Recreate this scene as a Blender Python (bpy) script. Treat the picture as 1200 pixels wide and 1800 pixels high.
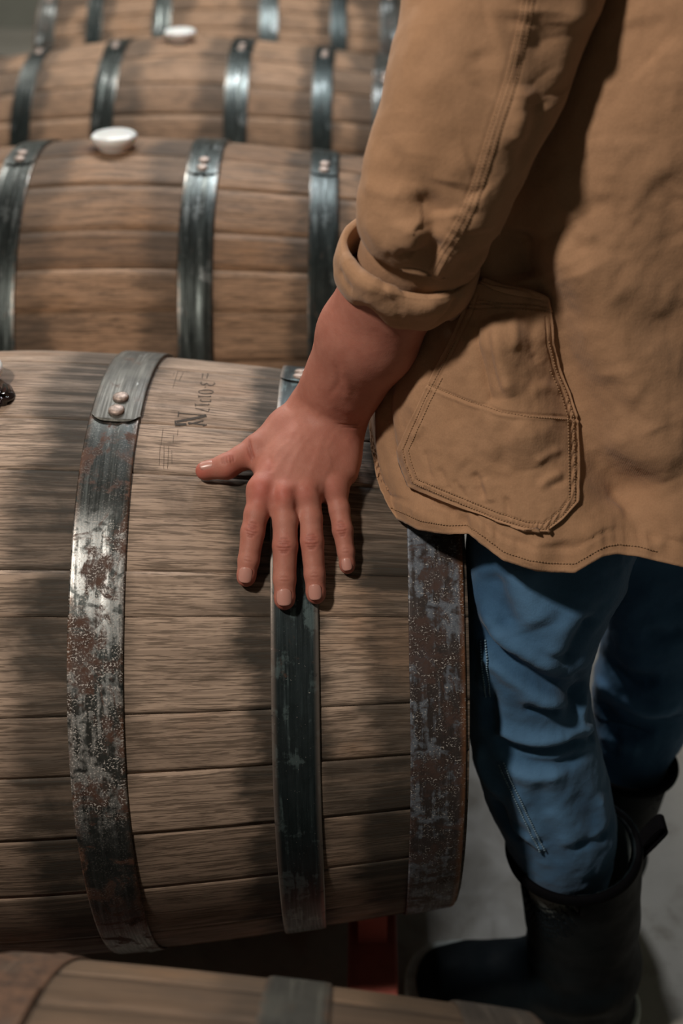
import bpy, bmesh, math, random
import numpy as np
from mathutils import Vector, Matrix
from mathutils.bvhtree import BVHTree
PI = math.pi
for o in list(bpy.data.objects): bpy.data.objects.remove(o, do_unlink=True)
scene = bpy.context.scene
C = scene.collection
# ---------------------------------------------------------------- camera
ZA = 0.45                                   # height of the barrel axes above the floor
FPX = 2015.06
CAM = np.array([0.3666, -0.97, ZA + 0.863])
_p, _y, _r = 0.6107, -0.0264, -0.0158
_f = np.array([math.sin(_y)*math.cos(_p), math.cos(_y)*math.cos(_p), -math.sin(_p)])
_rt = np.array([math.cos(_y), -math.sin(_y), 0.0]); _up = np.cross(_rt, _f)
CR = math.cos(_r)*_rt + math.sin(_r)*_up
CU = -math.sin(_r)*_rt + math.cos(_r)*_up
CF = _f
cam_d = bpy.data.cameras.new('camera'); cam = bpy.data.objects.new('camera', cam_d); C.objects.link(cam)
cam_d.sensor_fit = 'VERTICAL'; cam_d.sensor_height = 36; cam_d.sensor_width = 24
cam_d.lens = FPX/1800*36
M = Matrix.Identity(4)
for i in range(3):
    M[i][0] = CR[i]; M[i][1] = CU[i]; M[i][2] = -CF[i]; M[i][3] = CAM[i]
cam.matrix_world = M
cam_d.clip_start = 0.02
cam_d.dof.use_dof = True; cam_d.dof.focus_distance = 1.0; cam_d.dof.aperture_fstop = 3.4
scene.camera = cam
# ---------------------------------------------------------------- light and exposure
scene.view_settings.view_transform = 'Standard'; scene.view_settings.look = 'None'
scene.view_settings.gamma = 1; scene.view_settings.use_curve_mapping = False
scene.view_settings.exposure = 0.0
world = bpy.data.worlds.new('cellar_air'); scene.world = world; world.use_nodes = True
world.node_tree.nodes['Background'].inputs[0].default_value = (0.75, 0.85, 1.0, 1)
world.node_tree.nodes['Background'].inputs[1].default_value = 0.10
def area(name, loc, target, sx, sy, power, col):
    d = bpy.data.lights.new(name, 'AREA'); d.shape = 'RECTANGLE'; d.size = sx; d.size_y = sy
    d.energy = power; d.color = col
    o = bpy.data.objects.new(name, d); C.objects.link(o); o.location = loc
    o.rotation_euler = (Vector(target)-Vector(loc)).to_track_quat('-Z', 'Y').to_euler()
    return o
area('ceiling_lamp_light', (-0.48, -0.80, ZA+1.85), (0.3, 0.0, ZA+.2), 0.14, 0.14, 27, (1.0, 0.88, 0.77))
area('rear_ceiling_lamp_light', (-0.3, 1.95, ZA+1.85), (0.2, 1.2, ZA), 0.16, 0.16, 20, (1.0, 0.95, 0.88))
area('aisle_ceiling_lamp_light', (0.36, 1.95, ZA+2.0), (0.55, 0.1, 0), 0.35, 0.35, 26, (0.95, 0.97, 1.0))
area('far_ambient_fill_light', (-2.0, 3.6, ZA+2.2), (-1.6, 3.2, 0), 0.6, 0.3, 34, (1.0, 0.96, 0.88))  # added fill, more ambient light at the far left; no known lamp there
# ---------------------------------------------------------------- helpers
def ray(px, py):
    d = CF + (px-600)/FPX*CR - (py-900)/FPX*CU
    return d/np.linalg.norm(d)
def at_y(px, py, Y):
    d = ray(px, py); return CAM + d*((Y-CAM[1])/d[1])
def at_depth(px, py, D):
    d = CF + (px-600)/FPX*CR - (py-900)/FPX*CU
    return CAM + d*D
def project(P):
    P = np.asarray(P); d = P-CAM; z = d@CF
    return 600+FPX*(d@CR)/z, 900-FPX*(d@CU)/z, z
def tag(o, label=None, cat=None, group=None, kind=None):
    if label: o['label'] = label
    if cat: o['category'] = cat
    if group: o['group'] = group
    if kind: o['kind'] = kind
    return o
def empty(name, loc=(0,0,0), rz=0.0):
    o = bpy.data.objects.new(name, None); o.empty_display_size = 0.05
    C.objects.link(o); o.location = loc; o.rotation_euler = (0, 0, rz); return o
def link(name, me, mat=None, parent=None, smooth=True):
    o = bpy.data.objects.new(name, me); C.objects.link(o)
    if mat is not None: me.materials.append(mat)
    if smooth and len(me.polygons): me.polygons.foreach_set('use_smooth', [True]*len(me.polygons))
    if parent is not None: o.parent = parent
    return o
def mesh_np(name, V, F):
    me = bpy.data.meshes.new(name); me.from_pydata(np.asarray(V).tolist(), [], [tuple(f) for f in F]); me.update(); return me
def grid_faces(nu, nv, off=0, wrap_v=False, flip=False):
    F = []
    for i in range(nu-1):
        for j in range(nv if wrap_v else nv-1):
            a = off+i*nv+j; b = off+i*nv+(j+1) % nv; c = off+(i+1)*nv+(j+1) % nv; d = off+(i+1)*nv+j
            F.append((a, d, c, b) if flip else (a, b, c, d))
    return F
class MB:
    def __init__(s): s.V = []; s.F = []
    def add(s, V, F):
        o = len(s.V); s.V += [tuple(v) for v in V]; s.F += [tuple(i+o for i in f) for f in F]; return s
    def box(s, lo, hi, bev=0.0):
        x0, y0, z0 = lo; x1, y1, z1 = hi
        bm = bmesh.new(); bmesh.ops.create_cube(bm, size=1)
        for v in bm.verts: v.co = Vector(((x0+x1)/2+v.co.x*(x1-x0), (y0+y1)/2+v.co.y*(y1-y0), (z0+z1)/2+v.co.z*(z1-z0)))
        if bev: bmesh.ops.bevel(bm, geom=bm.edges[:], offset=bev, segments=2, affect='EDGES', profile=0.5)
        bm.verts.index_update()
        s.add([v.co[:] for v in bm.verts], [[v.index for v in f.verts] for f in bm.faces]); bm.free(); return s
    def tube(s, pts, radii, n=10, caps=True):
        pts = [np.array(p, float) for p in pts]
        if np.isscalar(radii): radii = [radii]*len(pts)
        V = []; prev = None
        for i, p in enumerate(pts):
            t = pts[min(i+1, len(pts)-1)]-pts[max(i-1, 0)]; t = t/(np.linalg.norm(t)+1e-12)
            if prev is None:
                a = np.array([0, 0, 1.]) if abs(t[2]) < .9 else np.array([1., 0, 0]); u = np.cross(t, a)
            else: u = prev-t*(prev@t)
            u /= np.linalg.norm(u); w = np.cross(t, u); prev = u
            for k in range(n):
                a = 2*PI*k/n; V.append(p+radii[i]*(math.cos(a)*u+math.sin(a)*w))
        F = grid_faces(len(pts), n, 0, True)
        if caps: F += [tuple(range(n))[::-1], tuple((len(pts)-1)*n+k for k in range(n))]
        return s.add(V, F)
    def lathe(s, prof, n=32, M4=None):
        V = []
        for r, z in prof:
            for k in range(n):
                a = 2*PI*k/n; p = Vector((r*math.cos(a), r*math.sin(a), z)); V.append((M4@p if M4 else p)[:])
        F = grid_faces(len(prof), n, 0, True)
        F += [tuple(range(n))[::-1], tuple((len(prof)-1)*n+k for k in range(n))]
        return s.add(V, F)
    def build(s, name, mat, parent=None, smooth=True):
        me = mesh_np(name, s.V, s.F); return link(name, me, mat, parent, smooth)
# node material helper
class NT:
    def __init__(s, name):
        s.m = bpy.data.materials.new(name); s.m.use_nodes = True; s.t = s.m.node_tree; s.b = s.t.nodes['Principled BSDF']
    def n(s, typ, **kw):
        nd = s.t.nodes.new(typ)
        for k, v in kw.items(): setattr(nd, k, v)
        return nd
    def put(s, sock, v):
        if v is None: return
        if hasattr(v, 'is_linked') or hasattr(v, 'links'): s.t.links.new(v, sock)
        else:
            if sock.type == 'RGBA' and isinstance(v, (tuple, list)) and len(v) == 3: v = (*v, 1)
            if sock.type in ('RGBA',) and not isinstance(v, (tuple, list)): v = (v, v, v, 1)
            sock.default_value = v
    def math(s, op, a, b=None, c=None, clamp=False):
        nd = s.n('ShaderNodeMath', operation=op, use_clamp=clamp)
        for i, v in enumerate((a, b, c)):
            if v is not None: s.put(nd.inputs[i], v)
        return nd.outputs[0]
    def mul(s, a, b): return s.math('MULTIPLY', a, b)
    def add(s, a, b): return s.math('ADD', a, b)
    def sub(s, a, b): return s.math('SUBTRACT', a, b)
    def mx(s, a, b): return s.math('MAXIMUM', a, b)
    def step(s, x, lo, hi, a=0.0, b=1.0):
        nd = s.n('ShaderNodeMapRange', interpolation_type='SMOOTHSTEP'); s.put(nd.inputs[0], x)
        for i, v in enumerate((lo, hi, a, b)): s.put(nd.inputs[i+1], v)
        return nd.outputs[0]
    def mix(s, f, a, b, mode='MIX'):
        nd = s.n('ShaderNodeMix', data_type='RGBA', blend_type=mode, clamp_factor=True)
        s.put(nd.inputs[0], f); s.put(nd.inputs[6], a); s.put(nd.inputs[7], b); return nd.outputs[2]
    def uv(s, name='UVMap'): return s.n('ShaderNodeUVMap', uv_map=name).outputs[0]
    def obj(s): return s.n('ShaderNodeTexCoord').outputs['Object']
    def sep(s, v):
        nd = s.n('ShaderNodeSeparateXYZ'); s.put(nd.inputs[0], v); return nd.outputs
    def comb(s, x, y, z=0.0):
        nd = s.n('ShaderNodeCombineXYZ')
        for i, v in enumerate((x, y, z)): s.put(nd.inputs[i], v)
        return nd.outputs[0]
    def noise(s, vec, scale=1.0, detail=3, rough=0.5, dist=0.0):
        nd = s.n('ShaderNodeTexNoise'); s.put(nd.inputs['Vector'], vec)
        nd.inputs['Scale'].default_value = scale; nd.inputs['Detail'].default_value = detail
        nd.inputs['Roughness'].default_value = rough; nd.inputs['Distortion'].default_value = dist
        return nd.outputs[0]
    def vor(s, vec, scale=1.0, feature='F1'):
        nd = s.n('ShaderNodeTexVoronoi', feature=feature); s.put(nd.inputs['Vector'], vec); nd.inputs['Scale'].default_value = scale
        return nd.outputs[0]
    def attr(s, name):
        return s.n('ShaderNodeAttribute', attribute_name=name).outputs
    def bump(s, h, strength=0.5, dist=0.001, normal=None):
        nd = s.n('ShaderNodeBump'); nd.inputs['Strength'].default_value = strength; nd.inputs['Distance'].default_value = dist
        s.put(nd.inputs['Height'], h)
        if normal is not None: s.put(nd.inputs['Normal'], normal)
        return nd.outputs[0]
    def out(s, col=None, rough=None, metal=None, normal=None, spec=None, **kw):
        if col is not None: s.put(s.b.inputs['Base Color'], col)
        if rough is not None: s.put(s.b.inputs['Roughness'], rough)
        if metal is not None: s.put(s.b.inputs['Metallic'], metal)
        if normal is not None: s.put(s.b.inputs['Normal'], normal)
        if spec is not None: s.put(s.b.inputs['Specular IOR Level'], spec)
        for k, v in kw.items(): s.put(s.b.inputs[k.replace('_', ' ')], v)
        return s.m
def plain(name, col, rough=0.6, metal=0.0, noise=0.15, scale=60, bump=0.15, spec=.5):
    t = NT(name); n = t.noise(t.obj(), scale, 4, .6)
    f = t.step(n, .3, .7, 1-noise, 1+noise)
    c = t.mix(1.0, col, t.comb(f, f, f), 'MULTIPLY')
    return t.out(c, rough, metal, t.bump(n, bump, .001), spec)
# ---------------------------------------------------------------- the room
def m_floor():
    t = NT('concrete_floor'); o = t.obj()
    a = t.noise(o, 2.2, 5, .6); b = t.noise(o, 14, 6, .65, .6); c = t.noise(o, 90, 4, .7)
    col = t.mix(t.step(a, .35, .65), (.30, .285, .25), (.40, .38, .34))
    col = t.mix(t.mul(t.step(b, .52, .72), .55), col, (.19, .165, .13))
    col = t.mix(t.mul(t.step(c, .5, .8), .35), col, (.22, .21, .19))
    col = t.mix(t.mul(t.step(t.noise(o, 5, 3, .5), .66, .74), .5), col, (.30, .17, .09))
    return t.out(col, t.step(b, .3, .7, .45, .75), 0, t.bump(t.add(b, t.mul(c, .4)), .25, .002))
def m_wall(name, col):
    t = NT(name); o = t.obj(); a = t.noise(o, 3, 6, .6); b = t.noise(o, 60, 4, .6)
    c = t.mix(t.step(a, .3, .7), col, tuple(x*.8 for x in col))
    return t.out(c, .85, 0, t.bump(b, .3, .002))
def struct(name, lo, hi, mat):
    return tag(MB().box(lo, hi).build(name, mat, smooth=False), kind='structure')
wallm = m_wall('painted_plaster', (.33, .34, .30))
struct('floor', (-4, -3, -.1), (4, 5.2, 0), m_floor())
struct('wall_back', (-4, 5.2, 0), (4, 5.35, 3.1), wallm)
struct('wall_left', (-4.15, -3, 0), (-4, 5.2, 3.1), wallm)
struct('wall_right', (4, -3, 0), (4.15, 5.2, 3.1), wallm)
struct('wall_front', (-4, -3.15, 0), (4, -3, 3.1), wallm)
struct('ceiling', (-4, -3, 3.1), (4, 5.2, 3.2), wallm)
# ---------------------------------------------------------------- barrels
BR, BH, BP = .33, .2815, 1.491
HL = .4533
HOOPS = (('bilge_hoop', .1077, .1544), ('quarter_hoop', .2793, .3209), ('head_hoop', .4005, .4505))
def prof(x):
    e = .035; g = lambda q: (q*q+e*e)**(BP/2)-e**BP
    return BR-(BR-BH)*g(np.abs(x))/g(HL)
def m_wood(name, light, dark, stain_amt=1.0, bung_v=PI/2*.33, warm=(.36, .19, .09), grain=1.0):
    t = NT(name); uv = t.uv(); U = t.sep(uv); u, v = U[0], U[1]
    a = t.attr('stave'); rgb = t.n('ShaderNodeSeparateColor'); t.put(rgb.inputs[0], a[0]); r, g, b = rgb.outputs
    off = t.mul(r, 7.0); vo = t.add(v, t.mul(g, 3.1))
    w = t.mul(t.sub(t.noise(t.comb(t.mul(u, 5), t.mul(vo, 9), off), 1, 2), .5), .012)
    vv = t.add(vo, w)
    fine = t.noise(t.comb(t.mul(u, 24), t.mul(vv, 600), off), 1, 3, .62)
    pore = t.noise(t.comb(t.mul(u, 55), t.mul(vv, 900), off), 1, 2, .5)
    mid = t.noise(t.comb(t.mul(u, 3.5), t.mul(vv, 85), off), 1, 4, .6)
    big = t.noise(t.comb(t.mul(u, 4), t.mul(vo, 7), off), 1, 4, .6)
    blot = t.noise(t.comb(t.mul(u, 9), t.mul(vo, 14), off), 1, 5, .65, .6)
    col = t.mix(r, light, dark)
    col = t.mix(t.mul(t.step(mid, .38, .68), .28), col, tuple(x*.55 for x in dark))
    col = t.mix(t.mul(t.step(blot, .5, .72), .5), col, (.085, .062, .045))
    col = t.mix(t.mul(t.step(big, .56, .72), .45), col, warm)
    # iron stain beside each hoop
    wob = t.mul(t.sub(t.noise(t.comb(t.mul(u, 8), t.mul(vo, 17), t.add(off, 3.3)), 1, 5, .65), .5), .075)
    hair = t.mul(t.sub(t.noise(t.comb(t.mul(u, 40), t.mul(vv, 300), off), 1, 2, .5), .5), .02)
    ua = t.math('ABSOLUTE', u); uw = t.add(t.add(ua, t.mul(t.sub(g, .5), .022)), t.add(wob, hair))
    def band(lo, hi, sl, sh): return t.mul(t.step(uw, lo-sl, lo+sl), t.step(uw, hi-sh, hi+sh, 1, 0))
    st = t.mul(band(.060, .150, .018, .02), t.step(g, .1, .5, .72, 1.0))
    st = t.mx(st, t.mul(band(.252, .324, .012, .012), t.step(b, 0, .5, .85, 1.0)))
    st = t.mx(st, t.mul(t.step(uw, .346, .374), t.step(g, .2, .7, .78, 1.0)))
    st = t.mx(st, t.mul(t.mul(t.step(b, .84, .9), t.step(ua, .30, .33)), .85))
    line = t.step(t.math('ABSOLUTE', t.sub(ua, t.add(.0945, t.mul(wob, .04)))), .0008, .0030, 1, 0)
    st = t.mx(st, t.mul(line, t.step(big, .4, .6, .3, .8)))
    st = t.math('MULTIPLY', t.mul(st, t.step(t.add(t.mul(mid, .6), t.mul(blot, .4)), .36, .56, .62, 1.0)), stain_amt, clamp=True)
    col = t.mix(t.mul(st, .93), col, (.019, .0205, .018))
    du = t.sub(u, -.012); dv = t.sub(v, bung_v); rr = t.math('SQRT', t.add(t.mul(t.mul(du, du), .35), t.mul(dv, dv)))
    bm_ = t.mul(t.step(t.add(rr, t.mul(wob, .35)), .010, .038, 1, 0), .75)
    col = t.mix(bm_, col, (.11, .045, .022)); col = t.mix(t.mul(t.step(t.add(rr, t.mul(wob, .3)), .010, .022, 1, 0), .8), col, (.03, .014, .010))
    line2 = t.noise(t.comb(t.mul(u, 7), t.mul(vv, 300), off), 1, 2, .5)
    gl = t.step(fine, .50, .57, 0, .72*grain)
    gl = t.mx(gl, t.mul(t.step(line2, .55, .58), .34*grain))
    gl = t.mx(gl, t.mul(t.step(pore, .60, .72), .6*grain))
    # dark hairline seams and end dirt between staves
    col = t.mix(gl, col, (.045, .032, .022))
    hgt = t.sub(1.0, t.add(gl, t.mul(mid, .5)))
    return t.out(col, t.step(mid, .3, .7, .62, .8), 0, t.bump(hgt, .35, .0007), spec=.25)
def m_hoop(name, base, rust=(.10, .045, .022), rust_amt=.4, speck=.2, patch=.2, rough=.38, metal=.75, edge=.3, zone=None, patchcol=(.42, .45, .45), edgecol=(.20, .085, .035)):
    t = NT(name); U = t.sep(t.uv()); u, v = U[0], U[1]       # u across the hoop in metres, v along it
    P = t.comb(u, v, 0.0)
    n1 = t.noise(P, 22, 5, .62, .4); n2 = t.noise(P, 95, 4, .6, .3); n3 = t.noise(P, 560, 3, .65)
    streak = t.noise(t.comb(t.mul(u, 160), t.mul(v, 9)), 1, 4, .6)
    sc = t.noise(t.comb(t.mul(u, 600), t.mul(v, 14)), 1, 2, .5)
    col = t.mix(t.step(n1, .3, .7), base, tuple(x*.5 for x in base))
    col = t.mix(t.mul(t.step(streak, .5, .7), .5), col, tuple(min(1, x*2.2+.01) for x in base))
    zn = 1.0
    if zone:                                                  # worn stretch of the hoop, along its length
        zn = t.mul(t.step(v, zone[0], zone[1]), t.step(v, zone[2], zone[3], 1, 0))
    pm = t.step(t.add(n1, t.mul(t.sub(streak, .5), .5)), .62-patch*.3, .70-patch*.3)
    pm = t.mul(t.mul(pm, t.step(n2, .35, .5)), zn)
    col = t.mix(t.mul(pm, .85), col, patchcol)
    rm = t.step(t.add(t.mul(t.noise(t.add(0, t.mul(u, 1)), 1), 0), t.noise(t.comb(t.add(t.mul(u, 1), 3.7), v), 26, 6, .7, .6)), .64-rust_amt*.3, .74-rust_amt*.3)
    rcol = t.mix(t.step(n2, .35, .65), rust, tuple(x*.45 for x in rust))
    col = t.mix(t.mul(rm, .92), col, rcol)
    ed = t.attr('edge')[2]
    em = t.mul(t.step(ed, .72, 1.0), t.step(n2, .45-edge*.3, .6-edge*.3))
    col = t.mix(t.mul(em, edge), col, edgecol)
    sp = t.step(n3, .70-speck*.18, .74-speck*.18)
    sp = t.mul(sp, t.step(n2, .45, .6)) if zone is None else t.mul(t.mul(sp, t.step(n2, .40, .55)), t.step(zn, 0, 1, .18, 1))
    col = t.mix(t.mul(sp, .9), col, (.52, .50, .47))
    mm = t.mul(t.sub(1.0, t.mx(rm, sp)), metal)
    ro = t.mx(t.mul(rm, .8), t.step(sc, .3, .7, rough-.06, rough+.12))
    return t.out(col, ro, mm, t.bump(t.add(t.mul(n2, .6), t.mul(n3, .25)), .35, .0006))
M_bung = NT('white_silicone').out((.72, .74, .73), .35, 0, Subsurface_Weight=.15)
M_rivet = plain('worn_rivet_steel', (.34, .27, .235), .5, .5, .35, 300, .4)
M_ink = NT('burnt_stamp').out((.04, .03, .022), .8)
M_wine = NT('dark_wine_residue').out((.012, .006, .006), .06, 0, spec=.8)
def staves_mesh(angles, tones, nx=70, dth=.006, disp=.0004):
    """angles: stave edges (radians, measured from -Y horizontal over the top)"""
    V = []; F = []; UV = []; COL = []
    xs = np.linspace(-HL, HL, nx); rr = prof(xs)
    for k in range(len(angles)):
        a0 = angles[k]; a1 = angles[(k+1) % len(angles)]
        if a1 <= a0: a1 += 2*PI
        rad, tone = tones[k]
        g = .0002/BR
        m = max(3, int((a1-a0)*BR/dth)+2)
        al = np.concatenate([[a0+g*.4], np.linspace(a0+g, a1-g, m), [a1-g*.4]])
        dr = np.full(len(al), rad); dr[0] = dr[-1] = -.006; 
        q = np.linspace(-1, 1, m); dr[1:-1] += -.00030*np.abs(q)**16
        off = len(V)
        for i, x in enumerate(xs):
            r = rr[i]+dr
            V += np.stack([np.full(len(al), x), -r*np.cos(al), r*np.sin(al)], 1).tolist()
            UV += [(x, a*BR) for a in al]
        F += grid_faces(nx, len(al), off); COL += [tone]*(nx*len(al))
    me = mesh_np('staves', V, F)
    uvl = me.uv_layers.new(name='UVMap'); idx = np.empty(len(me.loops), int); me.loops.foreach_get('vertex_index', idx)
    uvl.data.foreach_set('uv', np.array(UV)[idx].ravel())
    ca = me.color_attributes.new('stave', 'FLOAT_COLOR', 'POINT'); c4 = np.ones((len(V), 4)); c4[:, :3] = np.array(COL)
    ca.data.foreach_set('color', c4.ravel())
    return me
def hoop_mesh(x0, x1, sgn, crease=False, a_from=-1.7, a_to=2*PI-1.7, lift=.0, nth=160, rounded=False, wob=0.0, seed=1, edge_out=False):
    nx = 13; T = .0018; e = .003
    ts = np.concatenate([[0, .03], np.linspace(.1, .9, nx-4), [.97, 1.0]])
    rnd = np.random.RandomState(seed); ph = rnd.rand(4)*6
    al = np.linspace(a_from, a_to, nth, endpoint=(a_to-a_from) < 2*PI-.01); full = (a_to-a_from) > 2*PI-.01
    V = []; UV = []; ED = []
    loop = [(t, T) for t in ts]+[(t, 0) for t in ts[::-1]]
    for a in al:
        wv = wob*(math.sin(3*a+ph[0])+.6*math.sin(7*a+ph[1]))
        for t, h in loop:
            x = x0+(x1-x0)*t+wv
            r = float(prof(x))+lift+h+.0006
            if h > 0:
                if crease: r += .0011*math.exp(-((t-.70)/.035)**2)-.0004*math.exp(-((t-.62)/.05)**2)
                r -= .0006*(abs(2*t-1))**14
            aa = a
            if rounded:                                         # rounded strap end at a_from
                d = (abs(2*t-1))**4*.012/BR; aa = max(a, a_from+d)
            V.append((sgn*x, -r*math.cos(aa), r*math.sin(aa))); UV.append((t*(x1-x0), a*BR)); ED.append((max(0, 2*t-1) if edge_out else abs(2*t-1)) if h > 0 else .8)
    n = len(loop); F = grid_faces(len(al), n, 0, True, flip=sgn > 0)
    if full:
        for j in range(n):
            a_, b_ = (len(al)-1)*n+j, (len(al)-1)*n+(j+1) % n
            f = (a_, b_, (j+1) % n, j); F.append(f[::-1] if sgn > 0 else f)
        # keep UV continuous enough: seam is under the barrel
    else: F += [tuple(range(n)), tuple((len(al)-1)*n+k for k in range(n))[::-1]]
    me = mesh_np('hoop', V, F)
    bm = bmesh.new(); bm.from_mesh(me); bmesh.ops.recalc_face_normals(bm, faces=bm.faces); bm.to_mesh(me); bm.free()
    uvl = me.uv_layers.new(name='UVMap'); idx = np.empty(len(me.loops), int); me.loops.foreach_get('vertex_index', idx)
    uvl.data.foreach_set('uv', np.array(UV)[idx].ravel())
    at = me.attributes.new('edge', 'FLOAT', 'POINT'); at.data.foreach_set('value', np.array(ED))
    return me
def rivet(parent, x, a, lift, r=.0075):
    R0 = float(prof(x))+lift; p = np.array([x, -R0*math.cos(a), R0*math.sin(a)]); n = Vector((0, -math.cos(a), math.sin(a)))
    Mx = Matrix.Translation(Vector(p))@n.to_track_quat('Z', 'Y').to_matrix().to_4x4()
    pr = [(r*1.0, -.001), (r*1.03, .0008), (r, .0022), (r*.86, .0032), (r*.5, .0038), (r*.12, .0040)]
    MB().lathe(pr, 20, Mx).build('rivet', M_rivet, parent)
def head_disc(parent, side, mat, seed):
    """planked barrel end set in behind the chime"""
    x = side*(HL-.028); R = float(prof(HL))-.016; rnd = random.Random(seed)
    V = []; F = []; UV = []; COL = []; ys = [-R]; 
    while ys[-1] < R-.05: ys.append(ys[-1]+rnd.uniform(.06, .1))
    ys[-1] = R
    for k in range(len(ys)-1):
        y0, y1 = ys[k]+.0008, ys[k+1]-.0008; off = len(V); m = 14; tone = (rnd.random(), rnd.random(), rnd.random()*.8)
        for i in range(m):
            y = y0+(y1-y0)*i/(m-1); h = math.sqrt(max(0, R*R-y*y))
            for z in (-h, h): V.append((x, y, z)); UV.append((z*.5, y)); COL.append(tone)
        F += grid_faces(m, 2, off, flip=side < 0)
    V2 = len(V)
    me = mesh_np('barrel_head', V, F); uvl = me.uv_layers.new(name='UVMap'); idx = np.empty(len(me.loops), int); me.loops.foreach_get('vertex_index', idx)
    uvl.data.foreach_set('uv', np.array(UV)[idx].ravel())
    ca = me.color_attributes.new('stave', 'FLOAT_COLOR', 'POINT'); c4 = np.ones((len(V), 4)); c4[:, :3] = np.array(COL); ca.data.foreach_set('color', c4.ravel())
    o = link('barrel_head', me, mat, parent, smooth=False)
    md = o.modifiers.new('s', 'SOLIDIFY'); md.thickness = .018; md.offset = -1 if side > 0 else -1
    return o
def chime(parent, side, mat):
    """end grain ring and inner wall of the staves at one end"""
    R1 = float(prof(HL)); pr = [(R1-.001, HL), (R1-.017, HL-.002), (R1-.020, HL-.05)]
    V = []; UV = []; n = 120
    for r, x in pr:
        for k in range(n):
            a = 2*PI*k/n; V.append((side*x, -r*math.cos(a), r*math.sin(a))); UV.append((x, a*BR))
    me = mesh_np('chime', V, grid_faces(3, n, 0, True)); uvl = me.uv_layers.new(name='UVMap'); idx = np.empty(len(me.loops), int); me.loops.foreach_get('vertex_index', idx)
    uvl.data.foreach_set('uv', np.array(UV)[idx].ravel())
    ca = me.color_attributes.new('stave', 'FLOAT_COLOR', 'POINT'); c4 = np.full((len(V), 4), .5); ca.data.foreach_set('color', c4.ravel())
    return link('chime', me, mat, parent)
def make_barrel(loc, rz, label, angles, tones, wood, hm, nx=60, dth=.012, nth=110, seed=1, overlaps=None, bung=True, group='oak barrels lying in rows on the racks', bung_a=PI/2, bung_h=.024, bung_x=0.0):
    root = empty('oak_barrel', loc, rz); tag(root, label, 'barrel', group)
    link('staves', staves_mesh(angles, tones, nx, dth), wood, root)
    for s in (1, -1):
        head_disc(root, s, wood, seed+s); chime(root, s, wood)
        for hi, (nm, x0, x1) in enumerate(HOOPS):
            key = (nm, s)
            mat = hm.get(key, hm.get(nm))
            h = link(nm, hoop_mesh(x0, x1, s, crease=nm == 'bilge_hoop', nth=nth, wob=.0006, seed=seed*7+hi, edge_out=nm == 'head_hoop'), mat, root)
            a_end = (overlaps or {}).get(key, PI/2-.2-.1*hi)
            st = link('strap_end', hoop_mesh(x0+.0003, x1-.0003, s, a_from=a_end, a_to=a_end+.75, lift=.0019, nth=50, rounded=True, seed=seed), hm.get('strap', mat) if nm == 'bilge_hoop' else mat, h)
            xm = (x0+x1)/2*s
            rivet(h, xm, a_end+.048, .0042); rivet(h, xm+.001*s, a_end+.114, .0042)
    if bung:
        n = Vector((0, -math.cos(bung_a), math.sin(bung_a))); Mx = Matrix.Translation(n*(BR-.004)+Vector((bung_x, 0, 0)))@n.to_track_quat('Z', 'Y').to_matrix().to_4x4()
        H = bung_h; pr = [(.020, -.02), (.0225, .002), (.029, H*.45), (.0325, H*.75), (.0325, H*.9), (.030, H), (.015, H+.0008), (.002, H+.001)]
        MB().lathe(pr, 36, Mx).build('bung', M_bung, root)
    return root
def rand_staves(seed, n=29):
    rnd = random.Random(seed); w = [rnd.uniform(.7, 1.35) for _ in range(n)]; s = sum(w); a = []; c = rnd.random()
    for q in w: a.append(c); c += q/s*2*PI
    return a, [(rnd.uniform(-.0005, .0005), (rnd.random(), rnd.random(), rnd.random())) for _ in a]
# angle of the main barrel's surface seen at a pixel
LOC0 = np.array([0, 0, ZA])
def barrel_hit(px, py, h=0.0, loc=LOC0, rz=.0194):
    """first point on the ray whose distance to the barrel's surface is h"""
    d = ray(px, py); c, s = math.cos(-rz), math.sin(-rz); t = .45; st = .0005
    while t < 2.2:
        p = CAM+d*t-loc; q = np.array([c*p[0]-s*p[1], s*p[0]+c*p[1], p[2]])
        if math.hypot(q[1], q[2])-float(prof(q[0])) <= h: break
        t += st
    return CAM+d*t, q, math.atan2(q[2], -q[1])
ys_main = [655, 752, 837, 1006, 1084, 1252, 1353, 1457, 1552, 1628]
angs = sorted(barrel_hit(360, y)[2] for y in ys_main)
ys_vis = sorted([barrel_hit(360, y)[2] for y in ys_main])
a = ys_vis[-1]; rnd = random.Random(5); rest = []
end = ys_vis[0]+2*PI
while a < end-.36:
    a += rnd.uniform(.17, .29); rest.append(a)
angs_main = ys_vis+[q for q in rest if q < end-.12]
rnd = random.Random(11)
tones_main = []
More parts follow.
